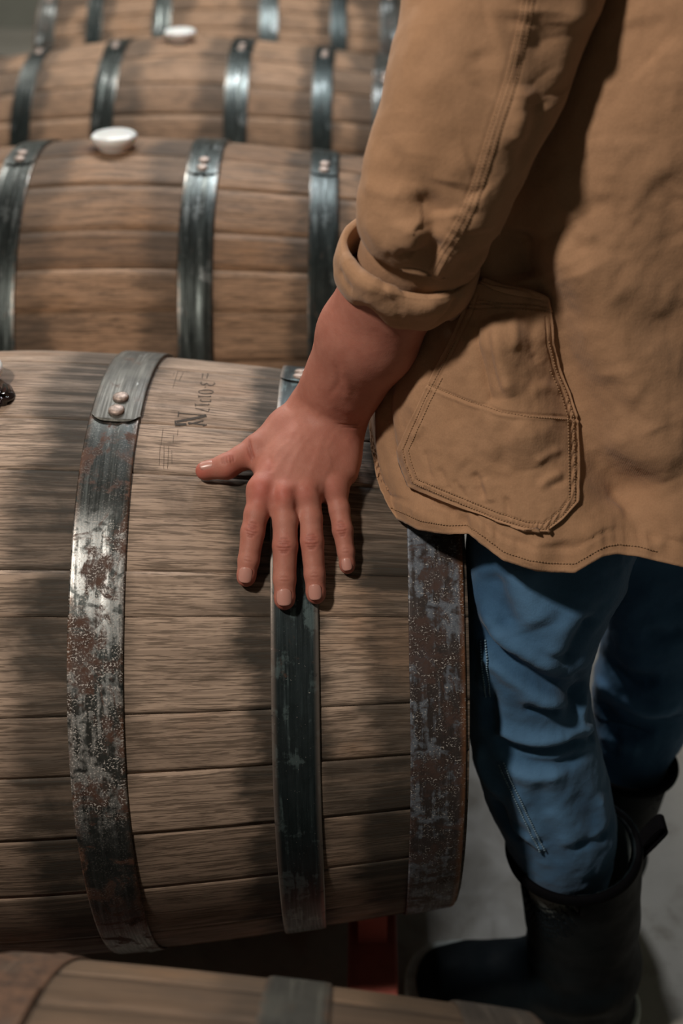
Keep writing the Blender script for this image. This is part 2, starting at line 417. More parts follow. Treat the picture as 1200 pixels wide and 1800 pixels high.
# visible staves, bottom to top: (tone 0 light..1 dark, quarter stain, head stain)
vis_t = [(.9, .7, .7), (.9, .5, .3), (.5, .6, .97), (.5, .3, .3), (.15, .4, .4), (.25, .6, .3), (.45, .9, .6), (.12, .5, .4), (.55, .45, .6), (.08, .25, .2), (.3, .3, .3)]
for k in range(len(angs_main)):
    tones_main.append((rnd.uniform(-.0006, .0006), vis_t[k] if k < len(vis_t) else (rnd.random(), rnd.random(), rnd.random())))
W_main = m_wood('weathered_oak', (.48, .365, .280), (.335, .248, .185), grain=.9, bung_v=barrel_hit(-22, 676)[2]*BR)
W_back = m_wood('brown_oak', (.42, .265, .165), (.26, .155, .092), .75, grain=.9)
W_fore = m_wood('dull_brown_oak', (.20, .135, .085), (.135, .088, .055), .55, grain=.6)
vA = lambda py, px=165: barrel_hit(px, py)[2]*BR
hm_main = {
 'bilge_hoop': m_hoop('galvanised_steel_worn', (.07, .08, .078), (.075, .032, .018), .52, .85, .62, .38, .7, .3, (vA(1500), vA(1380), vA(960), vA(880))),
 'strap': m_hoop('dull_grey_strap_steel', (.10, .10, .088), (.10, .06, .035), .25, .1, -.2, .5, .45, .1),
 'quarter_hoop': m_hoop('dark_blue_green_steel', (.028, .042, .046), (.09, .04, .02), .08, .2, .35, .42, .55, .6, patchcol=(.10, .145, .15), edgecol=(.34, .28, .24)),
 'head_hoop': m_hoop('rusty_head_hoop_steel', (.055, .045, .043), (.062, .034, .026), .55, .72, .52, .55, .4, .85, patchcol=(.17, .20, .24))}
hm_back = {'bilge_hoop': m_hoop('dark_polished_hoop_steel', (.062, .075, .073), (.06, .035, .02), .05, .0, .2, .30, .85, .2, patchcol=(.2, .22, .22)),
 'quarter_hoop': m_hoop('dark_greenish_hoop_steel', (.038, .05, .049), (.06, .035, .02), .12, .0, .15, .36, .8, .2, patchcol=(.12, .14, .14)),
 'head_hoop': m_hoop('brown_grey_hoop_steel', (.06, .062, .055), (.08, .045, .03), .3, .05, .2, .45, .6, .3)}
hm_fore = {'bilge_hoop': m_hoop('rusty_bilge_hoop_steel', (.11, .07, .045), (.12, .06, .03), .8, .0, -1, .7, .2, .2),
 'quarter_hoop': m_hoop('dark_olive_hoop_steel', (.05, .05, .04), (.06, .04, .02), .2, .0, -1, .7, .2, .2),
 'head_hoop': m_hoop('dark_olive_head_hoop_steel', (.06, .05, .04), (.06, .04, .02), .4, .0, -1, .7, .2, .2)}
a_strap = barrel_hit(200, 747)[2]
B0 = make_barrel((0, 0, ZA), .0194, 'weathered grey oak barrel under the resting hand', angs_main, tones_main, W_main, hm_main, nx=150, dth=.005, nth=260, seed=3,
    overlaps={('bilge_hoop', 1): a_strap, ('quarter_hoop', 1): 1.75, ('head_hoop', 1): 1.9}, bung_a=barrel_hit(-22, 676)[2], bung_x=-.017)
for i, (x, y, z, rz, lab, wd, hm, sd) in enumerate([
    (.0064, .6758, .0207, .0132, 'brown oak barrel directly behind the one under the hand, white bung on top', W_back, hm_back, 21),
    (-.0181, 1.535, -.0255, -.0149, 'blurred brown oak barrel second behind the hand, white bung near the frame top', W_back, hm_back, 34),
    (0, 2.200, .0023, 0, 'most distant oak barrel, cut off by the top of the photo', W_back, hm_back, 43),
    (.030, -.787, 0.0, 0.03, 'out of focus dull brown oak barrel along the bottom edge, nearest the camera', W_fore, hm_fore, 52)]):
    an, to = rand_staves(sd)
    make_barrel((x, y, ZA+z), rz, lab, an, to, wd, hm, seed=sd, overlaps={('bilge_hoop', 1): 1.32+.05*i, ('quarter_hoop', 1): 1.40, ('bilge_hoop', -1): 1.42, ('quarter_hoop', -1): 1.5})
# ---------------------------------------------------------------- smooth solid modelling: distance fields turned into meshes
def surface_nets(F, org, h):
    s = F < 0; nx, ny, nz = F.shape
    A = s[:-1, :-1, :-1]; acc_and = A.copy(); acc_or = A.copy()
    for i in (0, 1):
        for j in (0, 1):
            for k in (0, 1):
                B = s[i:nx-1+i, j:ny-1+j, k:nz-1+k]; acc_and &= B; acc_or |= B
    cell = acc_or & ~acc_and
    ids = np.full(cell.shape, -1, np.int64); I = np.argwhere(cell); ids[cell] = np.arange(len(I))
    P = np.zeros((len(I), 3)); N = np.zeros(len(I))
    cor = [(i, j, k) for i in (0, 1) for j in (0, 1) for k in (0, 1)]
    val = {c: F[I[:, 0]+c[0], I[:, 1]+c[1], I[:, 2]+c[2]] for c in cor}
    for c in cor:
        for ax in range(3):
            if c[ax] == 0:
                d = list(c); d[ax] = 1; d = tuple(d)
                a, b = val[c], val[d]; m = (a < 0) != (b < 0)
                t = np.where(m, a/np.where(m, a-b, 1), 0)
                q = np.array(c, float)[None]+np.zeros((len(I), 3)); q[:, ax] += t
                P[m] += q[m]; N[m] += 1
    V = (I+P/N[:, None])*h+org
    Q = []
    for ax in range(3):
        sl0 = [slice(1, -1)]*3; sl1 = [slice(1, -1)]*3; sl0[ax] = slice(0, -1); sl1[ax] = slice(1, None)
        a = s[tuple(sl0)]; b = s[tuple(sl1)]
        E = np.argwhere(a != b); flip = a[a != b]
        base = E.copy()
        for o in range(3):
            if o != ax: base[:, o] += 1
        u, v = [(1, 2), (2, 0), (0, 1)][ax]
        def cid(du, dv):
            q = base.copy(); q[:, u] -= du; q[:, v] -= dv; return ids[q[:, 0], q[:, 1], q[:, 2]]
        q = np.stack([cid(1, 1), cid(0, 1), cid(0, 0), cid(1, 0)], 1)
        q[~flip] = q[~flip][:, ::-1]; Q.append(q)
    Q = np.concatenate(Q); Q = Q[(Q >= 0).all(1)]
    return V, Q
class SDF:
    def __init__(s, lo, hi, h):
        s.org = np.array(lo, float); s.h = h; s.n = np.ceil((np.array(hi)-s.org)/h).astype(int)+1
        s.F = np.full(s.n, 1.0, np.float32)
    def box(s, lo, hi):
        a = np.clip(np.floor((np.array(lo)-s.org)/s.h).astype(int), 0, s.n); b = np.clip(np.ceil((np.array(hi)-s.org)/s.h).astype(int)+1, 0, s.n)
        return tuple(slice(x, y) for x, y in zip(a, b))
    def pts(s, sl):
        g = [s.org[i]+s.h*np.arange(sl[i].start, sl[i].stop, dtype=np.float32) for i in range(3)]
        return np.stack(np.meshgrid(*g, indexing='ij'), -1)
    def blend(s, sl, d, k):
        F = s.F[sl]
        if k <= 0: s.F[sl] = np.minimum(F, d); return
        hh = np.clip(.5+.5*(F-d)/k, 0, 1); s.F[sl] = F*(1-hh)+d*hh-k*hh*(1-hh)
    def cone(s, a, b, ra, rb, k=.004, squash=None, into=None):
        """round cone; squash=(dir, factor): distances along dir are divided by factor (<1 flattens)"""
        a = np.array(a, np.float32); b = np.array(b, np.float32); m = max(ra, rb)+k*1.5+s.h*2
        sl = s.box(np.minimum(a, b)-m, np.maximum(a, b)+m)
        if any(q.stop <= q.start for q in sl): return
        P = s.pts(sl); ab = b-a; d = P-a
        sc = 1.0
        if squash is not None:
            n = np.array(squash[0], np.float32); n /= np.linalg.norm(n); f = squash[1]
            d = d+((d@n)*(1/f-1))[..., None]*n; ab = ab+(ab@n)*(1/f-1)*n; sc = (1+f)/2
        t = np.clip((d@ab)/(ab@ab+1e-12), 0, 1); r = ra+(rb-ra)*t
        s.blend(sl, ((np.linalg.norm(d-t[..., None]*ab, axis=-1)-r)*sc).astype(np.float32), k)
    def mesh(s): return surface_nets(s.F, s.org, s.h)
def laplace(V, Q, it=2, lam=.5):
    E = np.concatenate([Q[:, [0, 1]], Q[:, [1, 2]], Q[:, [2, 3]], Q[:, [3, 0]]])
    n = np.zeros(len(V)); np.add.at(n, E[:, 0], 1); np.add.at(n, E[:, 1], 1)
    for i in range(it):
        for l in (lam, -lam*1.04):
            S = np.zeros_like(V)
            for c in range(3):
                S[:, c] = np.bincount(E[:, 0], V[E[:, 1], c], len(V))+np.bincount(E[:, 1], V[E[:, 0], c], len(V))
            V = V+l*(S/np.maximum(n, 1)[:, None]-V)
    return V
def normals(V, F):
    F = np.asarray(F); n = np.zeros_like(V)
    fn = np.cross(V[F[:, 2]]-V[F[:, 0]], V[F[:, 3]]-V[F[:, 1]])
    for i in range(4):
        for c in range(3): n[:, c] += np.bincount(F[:, i], fn[:, c], len(V))
    return n/(np.linalg.norm(n, axis=1)[:, None]+1e-12)
def seg_dist(P, A, B):
    ab = B-A; t = np.clip(((P-A)@ab)/(ab@ab+1e-12), 0, 1); return np.linalg.norm(P-A-t[:, None]*ab, axis=1), t
def cast(bvh, px, py, maxd=5):
    h = bvh.ray_cast(Vector(CAM), Vector(ray(px, py)), maxd); return None if h[0] is None else np.array(h[0])
def catmull(P, n=6):
    P = np.array(P, float)
    if len(P) < 3: return P
    Q = np.vstack([2*P[0]-P[1], P, 2*P[-1]-P[-2]]); out = []
    for i in range(1, len(Q)-2):
        for k in range(n):
            t = k/n; a, b, c, d = Q[i-1:i+3]
            out.append(.5*((2*b)+(-a+c)*t+(2*a-5*b+4*c-d)*t*t+(-a+3*b-3*c+d)*t**3))
    out.append(P[-1]); return np.array(out)
def sculpt(V, F, strokes, N=None, mask=None):
    """each stroke: (pixel polyline, width m, height m[, asymmetry]); raises or sinks the surface along its normal near the line"""
    N = normals(V, F) if N is None else N
    bvh = BVHTree.FromPolygons(V.tolist(), [tuple(int(i) for i in f) for f in F]); D = np.zeros(len(V))
    for st in strokes:
        pl, w, amp = st[:3]; pl = catmull(pl, 5)
        pts = [cast(bvh, *p) for p in pl]; pts = [p for p in pts if p is not None]
        if not pts: continue
        # drop jumps onto another surface
        med = np.median([np.linalg.norm(p-CAM) for p in pts]); pts = [p for p in pts if abs(np.linalg.norm(p-CAM)-med) < .12]
        if len(pts) == 1: pts.append(pts[0]+1e-5)
        pts = np.array(pts); lo = pts.min(0)-3*w; hi = pts.max(0)+3*w
        m = np.where(((V > lo) & (V < hi)).all(1))[0]
        if not len(m): continue
        best = np.full(len(m), 9.0); along = np.zeros(len(m)); n = len(pts)-1
        for i in range(n):
            d, t = seg_dist(V[m], pts[i], pts[i+1]); c = d < best; best[c] = d[c]; along[c] = (i+t[c])/n
        fade = np.clip(np.minimum(along, 1-along)*5+.15, 0, 1) if n > 1 else 1
        D[m] += amp*np.exp(-(best/w)**2)*fade
    return V+N*D[:, None], D
def vnoise(P, scale, seed=0):
    """cheap smooth value noise"""
    rs = np.random.RandomState(seed); T = rs.rand(32, 32, 32); q = np.asarray(P)*scale; i = np.floor(q).astype(int); f = q-i; f = f*f*(3-2*f); r = 0
    for a in (0, 1):
        for b in (0, 1):
            for c in (0, 1):
                w = (f[:, 0] if a else 1-f[:, 0])*(f[:, 1] if b else 1-f[:, 1])*(f[:, 2] if c else 1-f[:, 2])
                r = r+w*T[(i[:, 0]+a) % 32, (i[:, 1]+b) % 32, (i[:, 2]+c) % 32]
    return r-.5
# ---------------------------------------------------------------- the person: bare hand, forearm and the body inside the clothes
person = empty('person', (.60, -.10, 0))
tag(person, 'person in tan jacket, blue jeans and black boots, left hand resting on a barrel', 'person')
def pchild(name, me, mat, parent=None, smooth=True):
    o = link(name, me, mat, parent or person, smooth)
    if parent is None: me.transform(Matrix.Translation((-.60, .10, 0)))
    return o
def hp(px, py, h): return barrel_hit(px, py, h)[0]
up_n = np.array([0, -math.cos(1.2), math.sin(1.2)])
fingers = {  # MCP, PIP, DIP, TIP: pixel and height of the joint's centre above the staves, radius
 'index': [((461, 862), .0235, .0118), ((450, 905), .020, .0106), ((444, 936), .0165, .0104), ((437, 985), .0120, .0093), ((433, 1012), .0088, .0081)],
 'middle': [((499, 874), .0250, .0120), ((501, 918), .022, .0108), ((501, 960), .0185, .0109), ((500, 1018), .0130, .0097), ((500, 1051), .0098, .0089)],
 'ring': [((540, 868), .0240, .0118), ((546, 912), .021, .0102), ((548, 953), .0175, .0103), ((553, 1010), .0120, .0091), ((555, 1042), .0092, .0083)],
 'little': [((587, 856), .0200, .0108), ((596, 895), .0165, .0092), ((602, 932), .0135, .0090), ((608, 970), .0098, .0076), ((610, 992), .0075, .0067)],
 'thumb': [((503, 752), .0260, .0150), ((450, 789), .0200, .0127), ((424, 805), .0165, .0112), ((398, 820), .0140, .0116), ((363, 827), .0098, .0084)]}
JP = {k: [hp(p[0], p[1], h) for p, h, r in v] for k, v in fingers.items()}
wrist = hp(580, 722, .040)
elbow = at_y(752, 385, -.125)
fa = (elbow-wrist)/np.linalg.norm(elbow-wrist)
S = SDF(np.minimum.reduce([p for v in JP.values() for p in v]+[wrist])-.05, np.maximum.reduce([p for v in JP.values() for p in v]+[wrist+fa*.17])+.05, .00095)
vw = CAM-wrist; vw /= np.linalg.norm(vw); side = np.cross(fa, vw); side /= np.linalg.norm(side)    # side: towards +X / right
nrm = np.cross(side, fa); nrm = nrm if nrm@vw > 0 else -nrm
print('side', side)
if side[0] < 0: side = -side
# forearm: radius and ulna side by side
for q, r0, r1 in ((-.011, .0225, .030), (.011, .0225, .030)):
    S.cone(wrist+side*q*1.05-fa*.012, wrist+fa*.10+side*q*1.1, r0, r1*.93, .02); S.cone(wrist+fa*.10+side*q*1.1, wrist+fa*.26+side*q, r1*.93, .036, .02)
S.cone(wrist-side*.004-fa*.01, wrist+fa*.10, .022, .026, .02)
S.cone(hp(617, 710, .046), hp(622, 700, .048), .0095, .0095, .016)       # head of the ulna
# metacarpals and the muscles of palm and thumb
car = {'index': (547, 742, .037), 'middle': (566, 740, .040), 'ring': (588, 744, .039), 'little': (608, 752, .034)}
for k, (px, py, h) in car.items():
    a = hp(px, py, h); b = JP[k][0]
    S.cone(a, b, .0150, .0128 if k != 'little' else .0118, .012)
S.cone(hp(500, 800, .024), hp(560, 830, .022), .012, .012, .014)
S.cone(hp(520, 780, .026), hp(600, 800, .022), .014, .013, .014)
S.cone(hp(612, 775, .022), hp(608, 832, .018), .0115, .0100, .012)       # little-finger edge of the palm
S.cone(hp(545, 722, .036), JP['thumb'][0], .017, .0150, .016)
S.cone(JP['thumb'][0], hp(478, 820, .018), .0130, .0100, .014)           # web between thumb and index
S.cone(hp(455, 795, .018), hp(470, 835, .018), .0085, .0095, .012)
for k, v in fingers.items():
    G = SDF(S.org, S.org+S.h*(S.n-1), S.h); G.F = G.F[:S.n[0], :S.n[1], :S.n[2]]
    for i in range(4):
        G.cone(JP[k][i], JP[k][i+1], v[i][2], v[i+1][2], .0025)
    tip, dip = JP[k][4], JP[k][3]; ax = (tip-dip)/np.linalg.norm(tip-dip)
    G.cone(tip, tip+ax*.0022, v[4][2]*.98, v[4][2]*.90, .003)
    lo = np.minimum.reduce(JP[k])-.035; hi = np.maximum.reduce(JP[k])+.035; sl = S.box(lo, hi)
    # blend with the palm near the knuckle only, so neighbouring fingers stay apart
    F, d = S.F[sl], G.F[sl]; P = S.pts(sl)
    if k != 'thumb':
        pd = np.linalg.norm(P-JP[k][0].astype(np.float32), axis=-1); kk = np.clip(.010*(1-(pd-.012)/.022), .0006, .010)
    else: kk = np.full(F.shape, .010)
    hh = np.clip(.5+.5*(F-d)/kk, 0, 1); S.F[sl] = F*(1-hh)+d*hh-kk*hh*(1-hh)
# the palm flattens where it rests on the staves
sl = tuple(slice(0, n) for n in S.n); P = S.pts(sl); c_, s_ = math.cos(-.0194), math.sin(-.0194)
qx = c_*P[..., 0]-s_*P[..., 1]; qy = s_*P[..., 0]+c_*P[..., 1]; hB = np.sqrt(qy**2+(P[..., 2]-ZA)**2)-np.interp(qx, np.linspace(-.6, .6, 400), prof(np.clip(np.linspace(-.6, .6, 400), -HL, HL)))
S.F = np.maximum(S.F, .0021-hB).astype(np.float32); del P, qx, qy, hB
hV, hQ = S.mesh(); hV = laplace(hV, hQ, 4, .5)
z = S.n*S.h+S.org
print('hand verts', len(hV), 'z range', hV[:, 2].min(), hV[:, 2].max())
M_ = .001
def lines(cx, cy, L, dx, dy, offs, curve=1.5):
    """short parallel creases across a joint; (dx, dy) points along the finger"""
    out = []; n = math.hypot(dx, dy); dx /= n; dy /= n
    for o, l in offs:
        x, y = cx+dx*o, cy+dy*o
        out.append([(x+dy*L*l*t+dx*curve*(1-t*t)*(1 if o >= 0 else -1), y-dx*L*l*t+dy*curve*(1-t*t)*(1 if o >= 0 else -1)) for t in (-1, -.5, 0, .5, 1)])
    return out
st = []
for (cx, cy, L, dx, dy) in ((443, 930, 13, -.25, 1), (499, 958, 15, 0, 1), (547, 951, 14, .05, 1), (600, 928, 11, .15, 1)):
    for ln in lines(cx, cy, L, dx, dy, ((-10, .6), (-5, .85), (-1, .75), (4, .95), (9, .7), (13, .45))): st.append((ln, .0009, -.00050))
    st.append(([(cx, cy-3), (cx, cy+3)], .006, .0005))
    st += [([(cx-4, cy-2), (cx, cy+1), (cx+4, cy-1)], .0012, -.0004)]
for (cx, cy, L, dx, dy) in ((436, 984, 10, -.2, 1), (500, 1019, 11, 0, 1), (553, 1012, 10, .05, 1), (608, 969, 8, .1, 1)):
    for ln in lines(cx, cy, L, dx, dy, ((-3, .8), (1, .9))): st.append((ln, .0007, -.00022))
for ln in lines(400, 808, 9, -1, .2, ((-9, .7), (-4, .9), (0, .8), (5, .9), (9, .6))): st.append((ln, .0009, -.0005))
st += [([(437, 770), (441, 790), (446, 808)], .0012, -.0008), ([(434, 783), (439, 800), (444, 812)], .0009, -.0005)]
# knuckles, tendons, veins, wrist folds
st += [([(459, 850), (462, 858)], .0080, .0013), ([(497, 866), (500, 872)], .0085, .0016), ([(538, 862), (541, 868)], .0080, .0011), ([(585, 850), (588, 856)], .0075, .0010)]
st += [([(480, 862), (484, 880)], .0050, -.0016), ([(519, 868), (523, 890)], .0050, -.0014), ([(562, 862), (568, 882)], .0050, -.0014)]
st += [([(560, 745), (520, 800), (499, 858)], .0032, .00035), ([(575, 750), (556, 800), (540, 855)], .0030, .00025), ([(545, 750), (500, 800), (465, 848)], .0032, .0003)]
st += [([(590, 760), (575, 790), (580, 815), (565, 840)], .0024, .0002), ([(520, 745), (508, 775), (490, 790), (478, 815)], .0024, .0003), ([(470, 800), (477, 815), (475, 832)], .0030, -.0007)]
st += [([(585, 715), (605, 732), (625, 742), (634, 742)], .0045, -.0007), ([(600, 750), (618, 752), (634, 752)], .0010, -.0004), ([(590, 745), (612, 747), (630, 746)], .0010, -.0004)]
st += [([(523, 700), (540, 715), (560, 728)], .007, -.0007), ([(600, 640), (612, 680), (606, 705)], .004, .0006), ([(590, 640), (596, 670), (575, 700)], .003, -.0005)]
st = [(a, w*1.0, h*(1.25 if w < .0013 else 1)) for a, w, h in st]
hV, _ = sculpt(hV, hQ, [s for s in st if s[1] >= .0013]); hV, cD = sculpt(hV, hQ, [s for s in st if s[1] < .0013])
hV += normals(hV, hQ)*(vnoise(hV, 380, 3)*.00010+vnoise(hV, 120, 4)*.0003)[:, None]
u_, v_, _z = project(hV)
def blob(px, py, r): return np.exp(-(((u_-px)**2+(v_-py)**2)/(r*r)))
red = np.zeros(len(hV))
for px, py, r, a in ((458, 855, 20, .8), (497, 868, 20, .75), (537, 866, 18, .45), (584, 855, 16, .35), (443, 930, 15, .5), (499, 958, 16, .45), (547, 951, 15, .45), (600, 928, 12, .4),
    (432, 1020, 17, .8), (500, 1062, 18, .95), (555, 1052, 16, .8), (610, 1002, 14, .8), (350, 832, 20, .9), (400, 838, 20, .5), (440, 800, 14, .5), (474, 820, 12, .4), (455, 880, 22, .4), (640, 745, 40, .25), (405, 800, 12, .4)):
    red += a*blob(px, py, r)
red = np.clip(red, 0, 1)
# the rest of the body, at coarser resolution, inside the clothes
Bd = SDF((.30, -.35, .05), (.95, .32, 1.62), .008)
K = .03
shL = at_y(905, -190, -.055); shR = np.array([.60, .26, 1.20]); hipc = np.array([.60, .0, .80]); chest = np.array([.585, .09, 1.12]); neck = np.array([.565, .09, 1.27])
Bd.cone(hipc, chest, .095, .110, K); Bd.cone(hipc+(0, -.02, 0), hipc+(0, .07, 0), .09, .10, K); Bd.cone(shL+(.03, .03, -.02), shR, .055, .055, K)
Bd.cone(chest, neck, .06, .05, K); Bd.cone(neck, neck+(-.02, 0, .06), .050, .050, K)
Bd.cone(neck+(-.035, 0, .14), neck+(-.02, 0, .19), .075, .085, .02); Bd.cone(neck+(-.075, 0, .10), neck+(-.06, 0, .15), .045, .06, .02); Bd.cone(neck+(-.135, 0, .13), neck+(-.118, 0, .155), .010, .008, .012)
Bd.cone(shL, elbow, .040, .022, K); Bd.cone(elbow, wrist+fa*.15, .022, .024, .02)
Bd.cone(shR, (.50, .30, .98), .046, .040, K); Bd.cone((.50, .30, .98), (.42, .20, .86), .038, .030, .02); Bd.cone((.42, .20, .86), (.37, .17, .82), .030, .018, .02)
for P_ in (((.56, -.06, .80), at_y(950, 1000, -.11), at_y(932, 1150, -.143), at_y(942, 1300, -.158), at_y(975, 1420, -.178), (.625, -.172, .12)),
           ((.64, .07, .80), at_y(1170, 1060, .045), at_y(1160, 1140, .03), at_y(1128, 1260, .0), at_y(1110, 1340, -.02), (.655, -.02, .12))):
    rr_ = (.074, .048, .036, .030, .028, .026)
    for q in range(5): Bd.cone(P_[q], P_[q+1], rr_[q], rr_[q+1], K*.7)
bV, bQ = Bd.mesh(); bV = laplace(bV, bQ, 4)
cut = wrist+fa*.165
keep = ~(((hV-cut)@fa)[hQ].min(1) > .0); hQk = hQ[keep]
VV = np.vstack([hV, bV]); QQ = np.vstack([hQk, bQ+len(hV)]); RR = np.concatenate([red, np.zeros(len(bV))]); CC = np.concatenate([np.clip(-cD*1400, 0, 1), np.zeros(len(bV))])
used = np.zeros(len(VV), bool); used[QQ.ravel()] = True; mp = np.cumsum(used)-1; VV = VV[used]; QQ = mp[QQ]; RR = RR[used]; CC = CC[used]
def m_skin():
    t = NT('skin'); o = t.obj(); r = t.attr('red')[2]
    n = t.noise(o, 60, 4, .6); f = t.noise(o, 900, 3, .6); m = t.noise(o, 220, 3, .6)
    cr = t.vor(o, 1100)
    col = t.mix(t.step(n, .3, .7), (.425, .182, .134), (.375, .147, .106))
    col = t.mix(t.mul(r, .75), col, (.44, .105, .080))
    col = t.mix(t.mul(t.step(m, .55, .75), .3), col, (.34, .145, .10))
    col = t.mix(t.mul(t.attr('crease')[2], .6), col, (.24, .070, .050))
    return t.out(col, t.step(f, .3, .7, .50, .64), 0, t.bump(t.add(t.mul(f, .6), t.mul(cr, .5)), .25, .0005), spec=.32,
                 Subsurface_Weight=.12, Subsurface_Scale=.006, Subsurface_Radius=(1.0, .3, .15))
M_skin = m_skin()
me = mesh_np('body', VV, QQ); at = me.attributes.new('red', 'FLOAT', 'POINT'); at.data.foreach_set('value', RR); at = me.attributes.new('crease', 'FLOAT', 'POINT'); at.data.foreach_set('value', CC)
body = pchild('body', me, M_skin)
HB = BVHTree.FromPolygons(hV.tolist(), [tuple(int(i) for i in q) for q in hQ])
M_nail = NT('fingernail').out((.50, .25, .205), .30, 0, Subsurface_Weight=.2, Subsurface_Radius=(1, .4, .3), Subsurface_Scale=.003)
def nail(px, py, ax_px, ay_px, L, Wd, tilt=0.0):
    c = cast(HB, px, py); 
    if c is None: return
    loc, n0, _, _ = HB.find_nearest(Vector(c)); n0 = np.array(n0)
    e = cast(HB, px-ax_px*5, py-ay_px*5); ax = c-e; ax -= n0*(ax@n0); ax /= np.linalg.norm(ax); sd = np.cross(ax, n0)
    V = []; UVs = []; nu, nv = 15, 15; R = Wd*.62
    for i in range(nu):
        t = -1+2*i/(nu-1)
        for j in range(nv):
            s = -1+2*j/(nv-1)
            # superellipse outline
            w = (1-abs(t)**3.0*.93)**(1/2.) if t < 0 else (1-abs(t)**3.2*.88)**(1/2.)
            a = s*w*.80
            V.append(c+ax*(t*L/2)+sd*(math.sin(a)*R)+n0*((math.cos(a)-1)*R+.00040-.0005*t*t-.0004*(abs(s)**6)))
    V = np.array(V); 
    m = mesh_np('fingernail', V, grid_faces(nu, nv))
    m.transform(Matrix.Translation((-.60, .10, 0)))
    o = link('fingernail', m, M_nail, body); md = o.modifiers.new('t', 'SOLIDIFY'); md.thickness = .0006; md.offset = 0
    return o
nail(431, 1011, -.15, 1, .0135, .0132); nail(499.5, 1050, 0, 1, .0145, .0148); nail(553, 1041, .05, 1, .0135, .0132); nail(609, 992, .15, 1, .0110, .0105); nail(364, 816, -1, .22, .0140, .0105)
# ---------------------------------------------------------------- clothes
def loft(centers, ra, rb, n=160, m=None, seedtwist=0.0, power=2.0):
    """tube through centers; ra = half width seen across the view, rb = half depth towards the viewer. returns V (rings x n)"""
    Cc = catmull(centers, m or 16); k = len(centers); T = np.linspace(0, k-1, len(Cc))
    A = np.interp(T, range(k), ra); B = np.interp(T, range(k), rb)
    for _ in range(8):
        A[1:-1] = (A[:-2]+2*A[1:-1]+A[2:])/4; B[1:-1] = (B[:-2]+2*B[1:-1]+B[2:])/4
    V = []
    for i, c in enumerate(Cc):
        t = Cc[min(i+1, len(Cc)-1)]-Cc[max(i-1, 0)]; t /= np.linalg.norm(t)
        w = CAM-c; w -= t*(w@t); w /= np.linalg.norm(w); s = np.cross(t, w); s = s if s@CR > 0 else -s
        a = np.arange(n)/n*2*PI
        ca, sa = np.cos(a), np.sin(a)
        ca = np.sign(ca)*np.abs(ca)**(2/power); sa = np.sign(sa)*np.abs(sa)**(2/power)
        V.append(c+A[i]*ca[:, None]*s+B[i]*sa[:, None]*w)
    return np.array(V)
def mpp(P): return ((np.asarray(P)-CAM)@CF)/FPX          # metres per pixel at a point
def add_uv(me, UV):
    uvl = me.uv_layers.new(name='UVMap'); idx = np.empty(len(me.loops), int); me.loops.foreach_get('vertex_index', idx)
    uvl.data.foreach_set('uv', np.asarray(UV)[idx].ravel())
def ring_uv(V):
    R, n = V.shape[:2]; L = np.concatenate([[0], np.cumsum(np.linalg.norm(np.diff(V.mean(1), axis=0), axis=1))])
    per = np.linalg.norm(V[0]-np.roll(V[0], 1, 0), axis=1).sum()
    return np.stack(np.meshgrid(np.arange(n)/n*per, L), -1).reshape(-1, 2)
def m_cotton(name, c1, c2, weave=1500, rough=.85):
    t = NT(name); o = t.obj(); u = t.sep(o)
    big = t.noise(o, 9, 4, .6, .3); mid = t.noise(o, 55, 4, .65); thr = t.noise(o, 700, 2, .6)
    ribs = t.n('ShaderNodeTexWave', wave_type='BANDS', bands_direction='X'); t.put(ribs.inputs['Vector'], o); ribs.inputs['Scale'].default_value = weave/6.3
    ribs.inputs['Distortion'].default_value = .6
    col = t.mix(t.step(big, .3, .7), c1, c2)
    col = t.mix(t.mul(t.step(mid, .45, .75), .22), col, tuple(x*.62 for x in c2))
    col = t.mix(t.mul(t.step(thr, .3, .7), .16), col, tuple(x*.5 for x in c2))
    wear = t.attr('wear')[2]
    col = t.mix(t.math('MULTIPLY', wear, 1.0, clamp=True), col, tuple(min(1, x*1.45+.02) for x in c1))
    nrm = t.bump(mid, .35, .003)
    nrm = t.bump(t.add(thr, t.mul(ribs.outputs[1], .5)), .22, .0005, nrm)
    return t.out(col, rough, 0, nrm, spec=.12, Sheen_Weight=.12, Sheen_Roughness=.5)
def wear_attr(me, v):
    at = me.attributes.new('wear', 'FLOAT', 'POINT'); at.data.foreach_set('value', np.asarray(v, float))
M_jacket = m_cotton('tan_cotton_twill', (.395, .235, .137), (.35, .204, .115))
M_thread = plain('tan_thread', (.33, .20, .11), .8, 0, .1, 400, .1)
M_denim = m_cotton('blue_denim', (.062, .150, .265), (.036, .094, .182), 1900)
M_thread_b = plain('pale_denim_thread', (.20, .32, .42), .8, 0, .1, 400, .1)
# ---- jacket body: a loose shell around the torso, swept from the hem to the collar
NR, NC = 300, 520
zs = np.array([.66, .73, .80, .88, .96, 1.05, 1.15, 1.22, 1.28, 1.33])
fx = np.interp; Zr = np.linspace(.66, 1.33, NR)
def sm(v, k=10):
    v = v.copy()
    for _ in range(k): v[1:-1] = (v[:-2]+2*v[1:-1]+v[2:])/4
    return v
frontX = sm(fx(Zr, zs, [.372, .372, .366, .372, .40, .455, .50, .51, .52, .53]), 60)
backX = sm(fx(Zr, zs, [.80, .80, .80, .79, .78, .76, .74, .72, .67, .60]), 60)
nearY = sm(fx(Zr, zs, [-.250, -.236, -.190, -.150, -.136, -.134, -.122, -.10, -.06, .02]), 60)
farY = sm(fx(Zr, zs, [.24, .24, .24, .25, .26, .29, .31, .30, .25, .16]), 60)
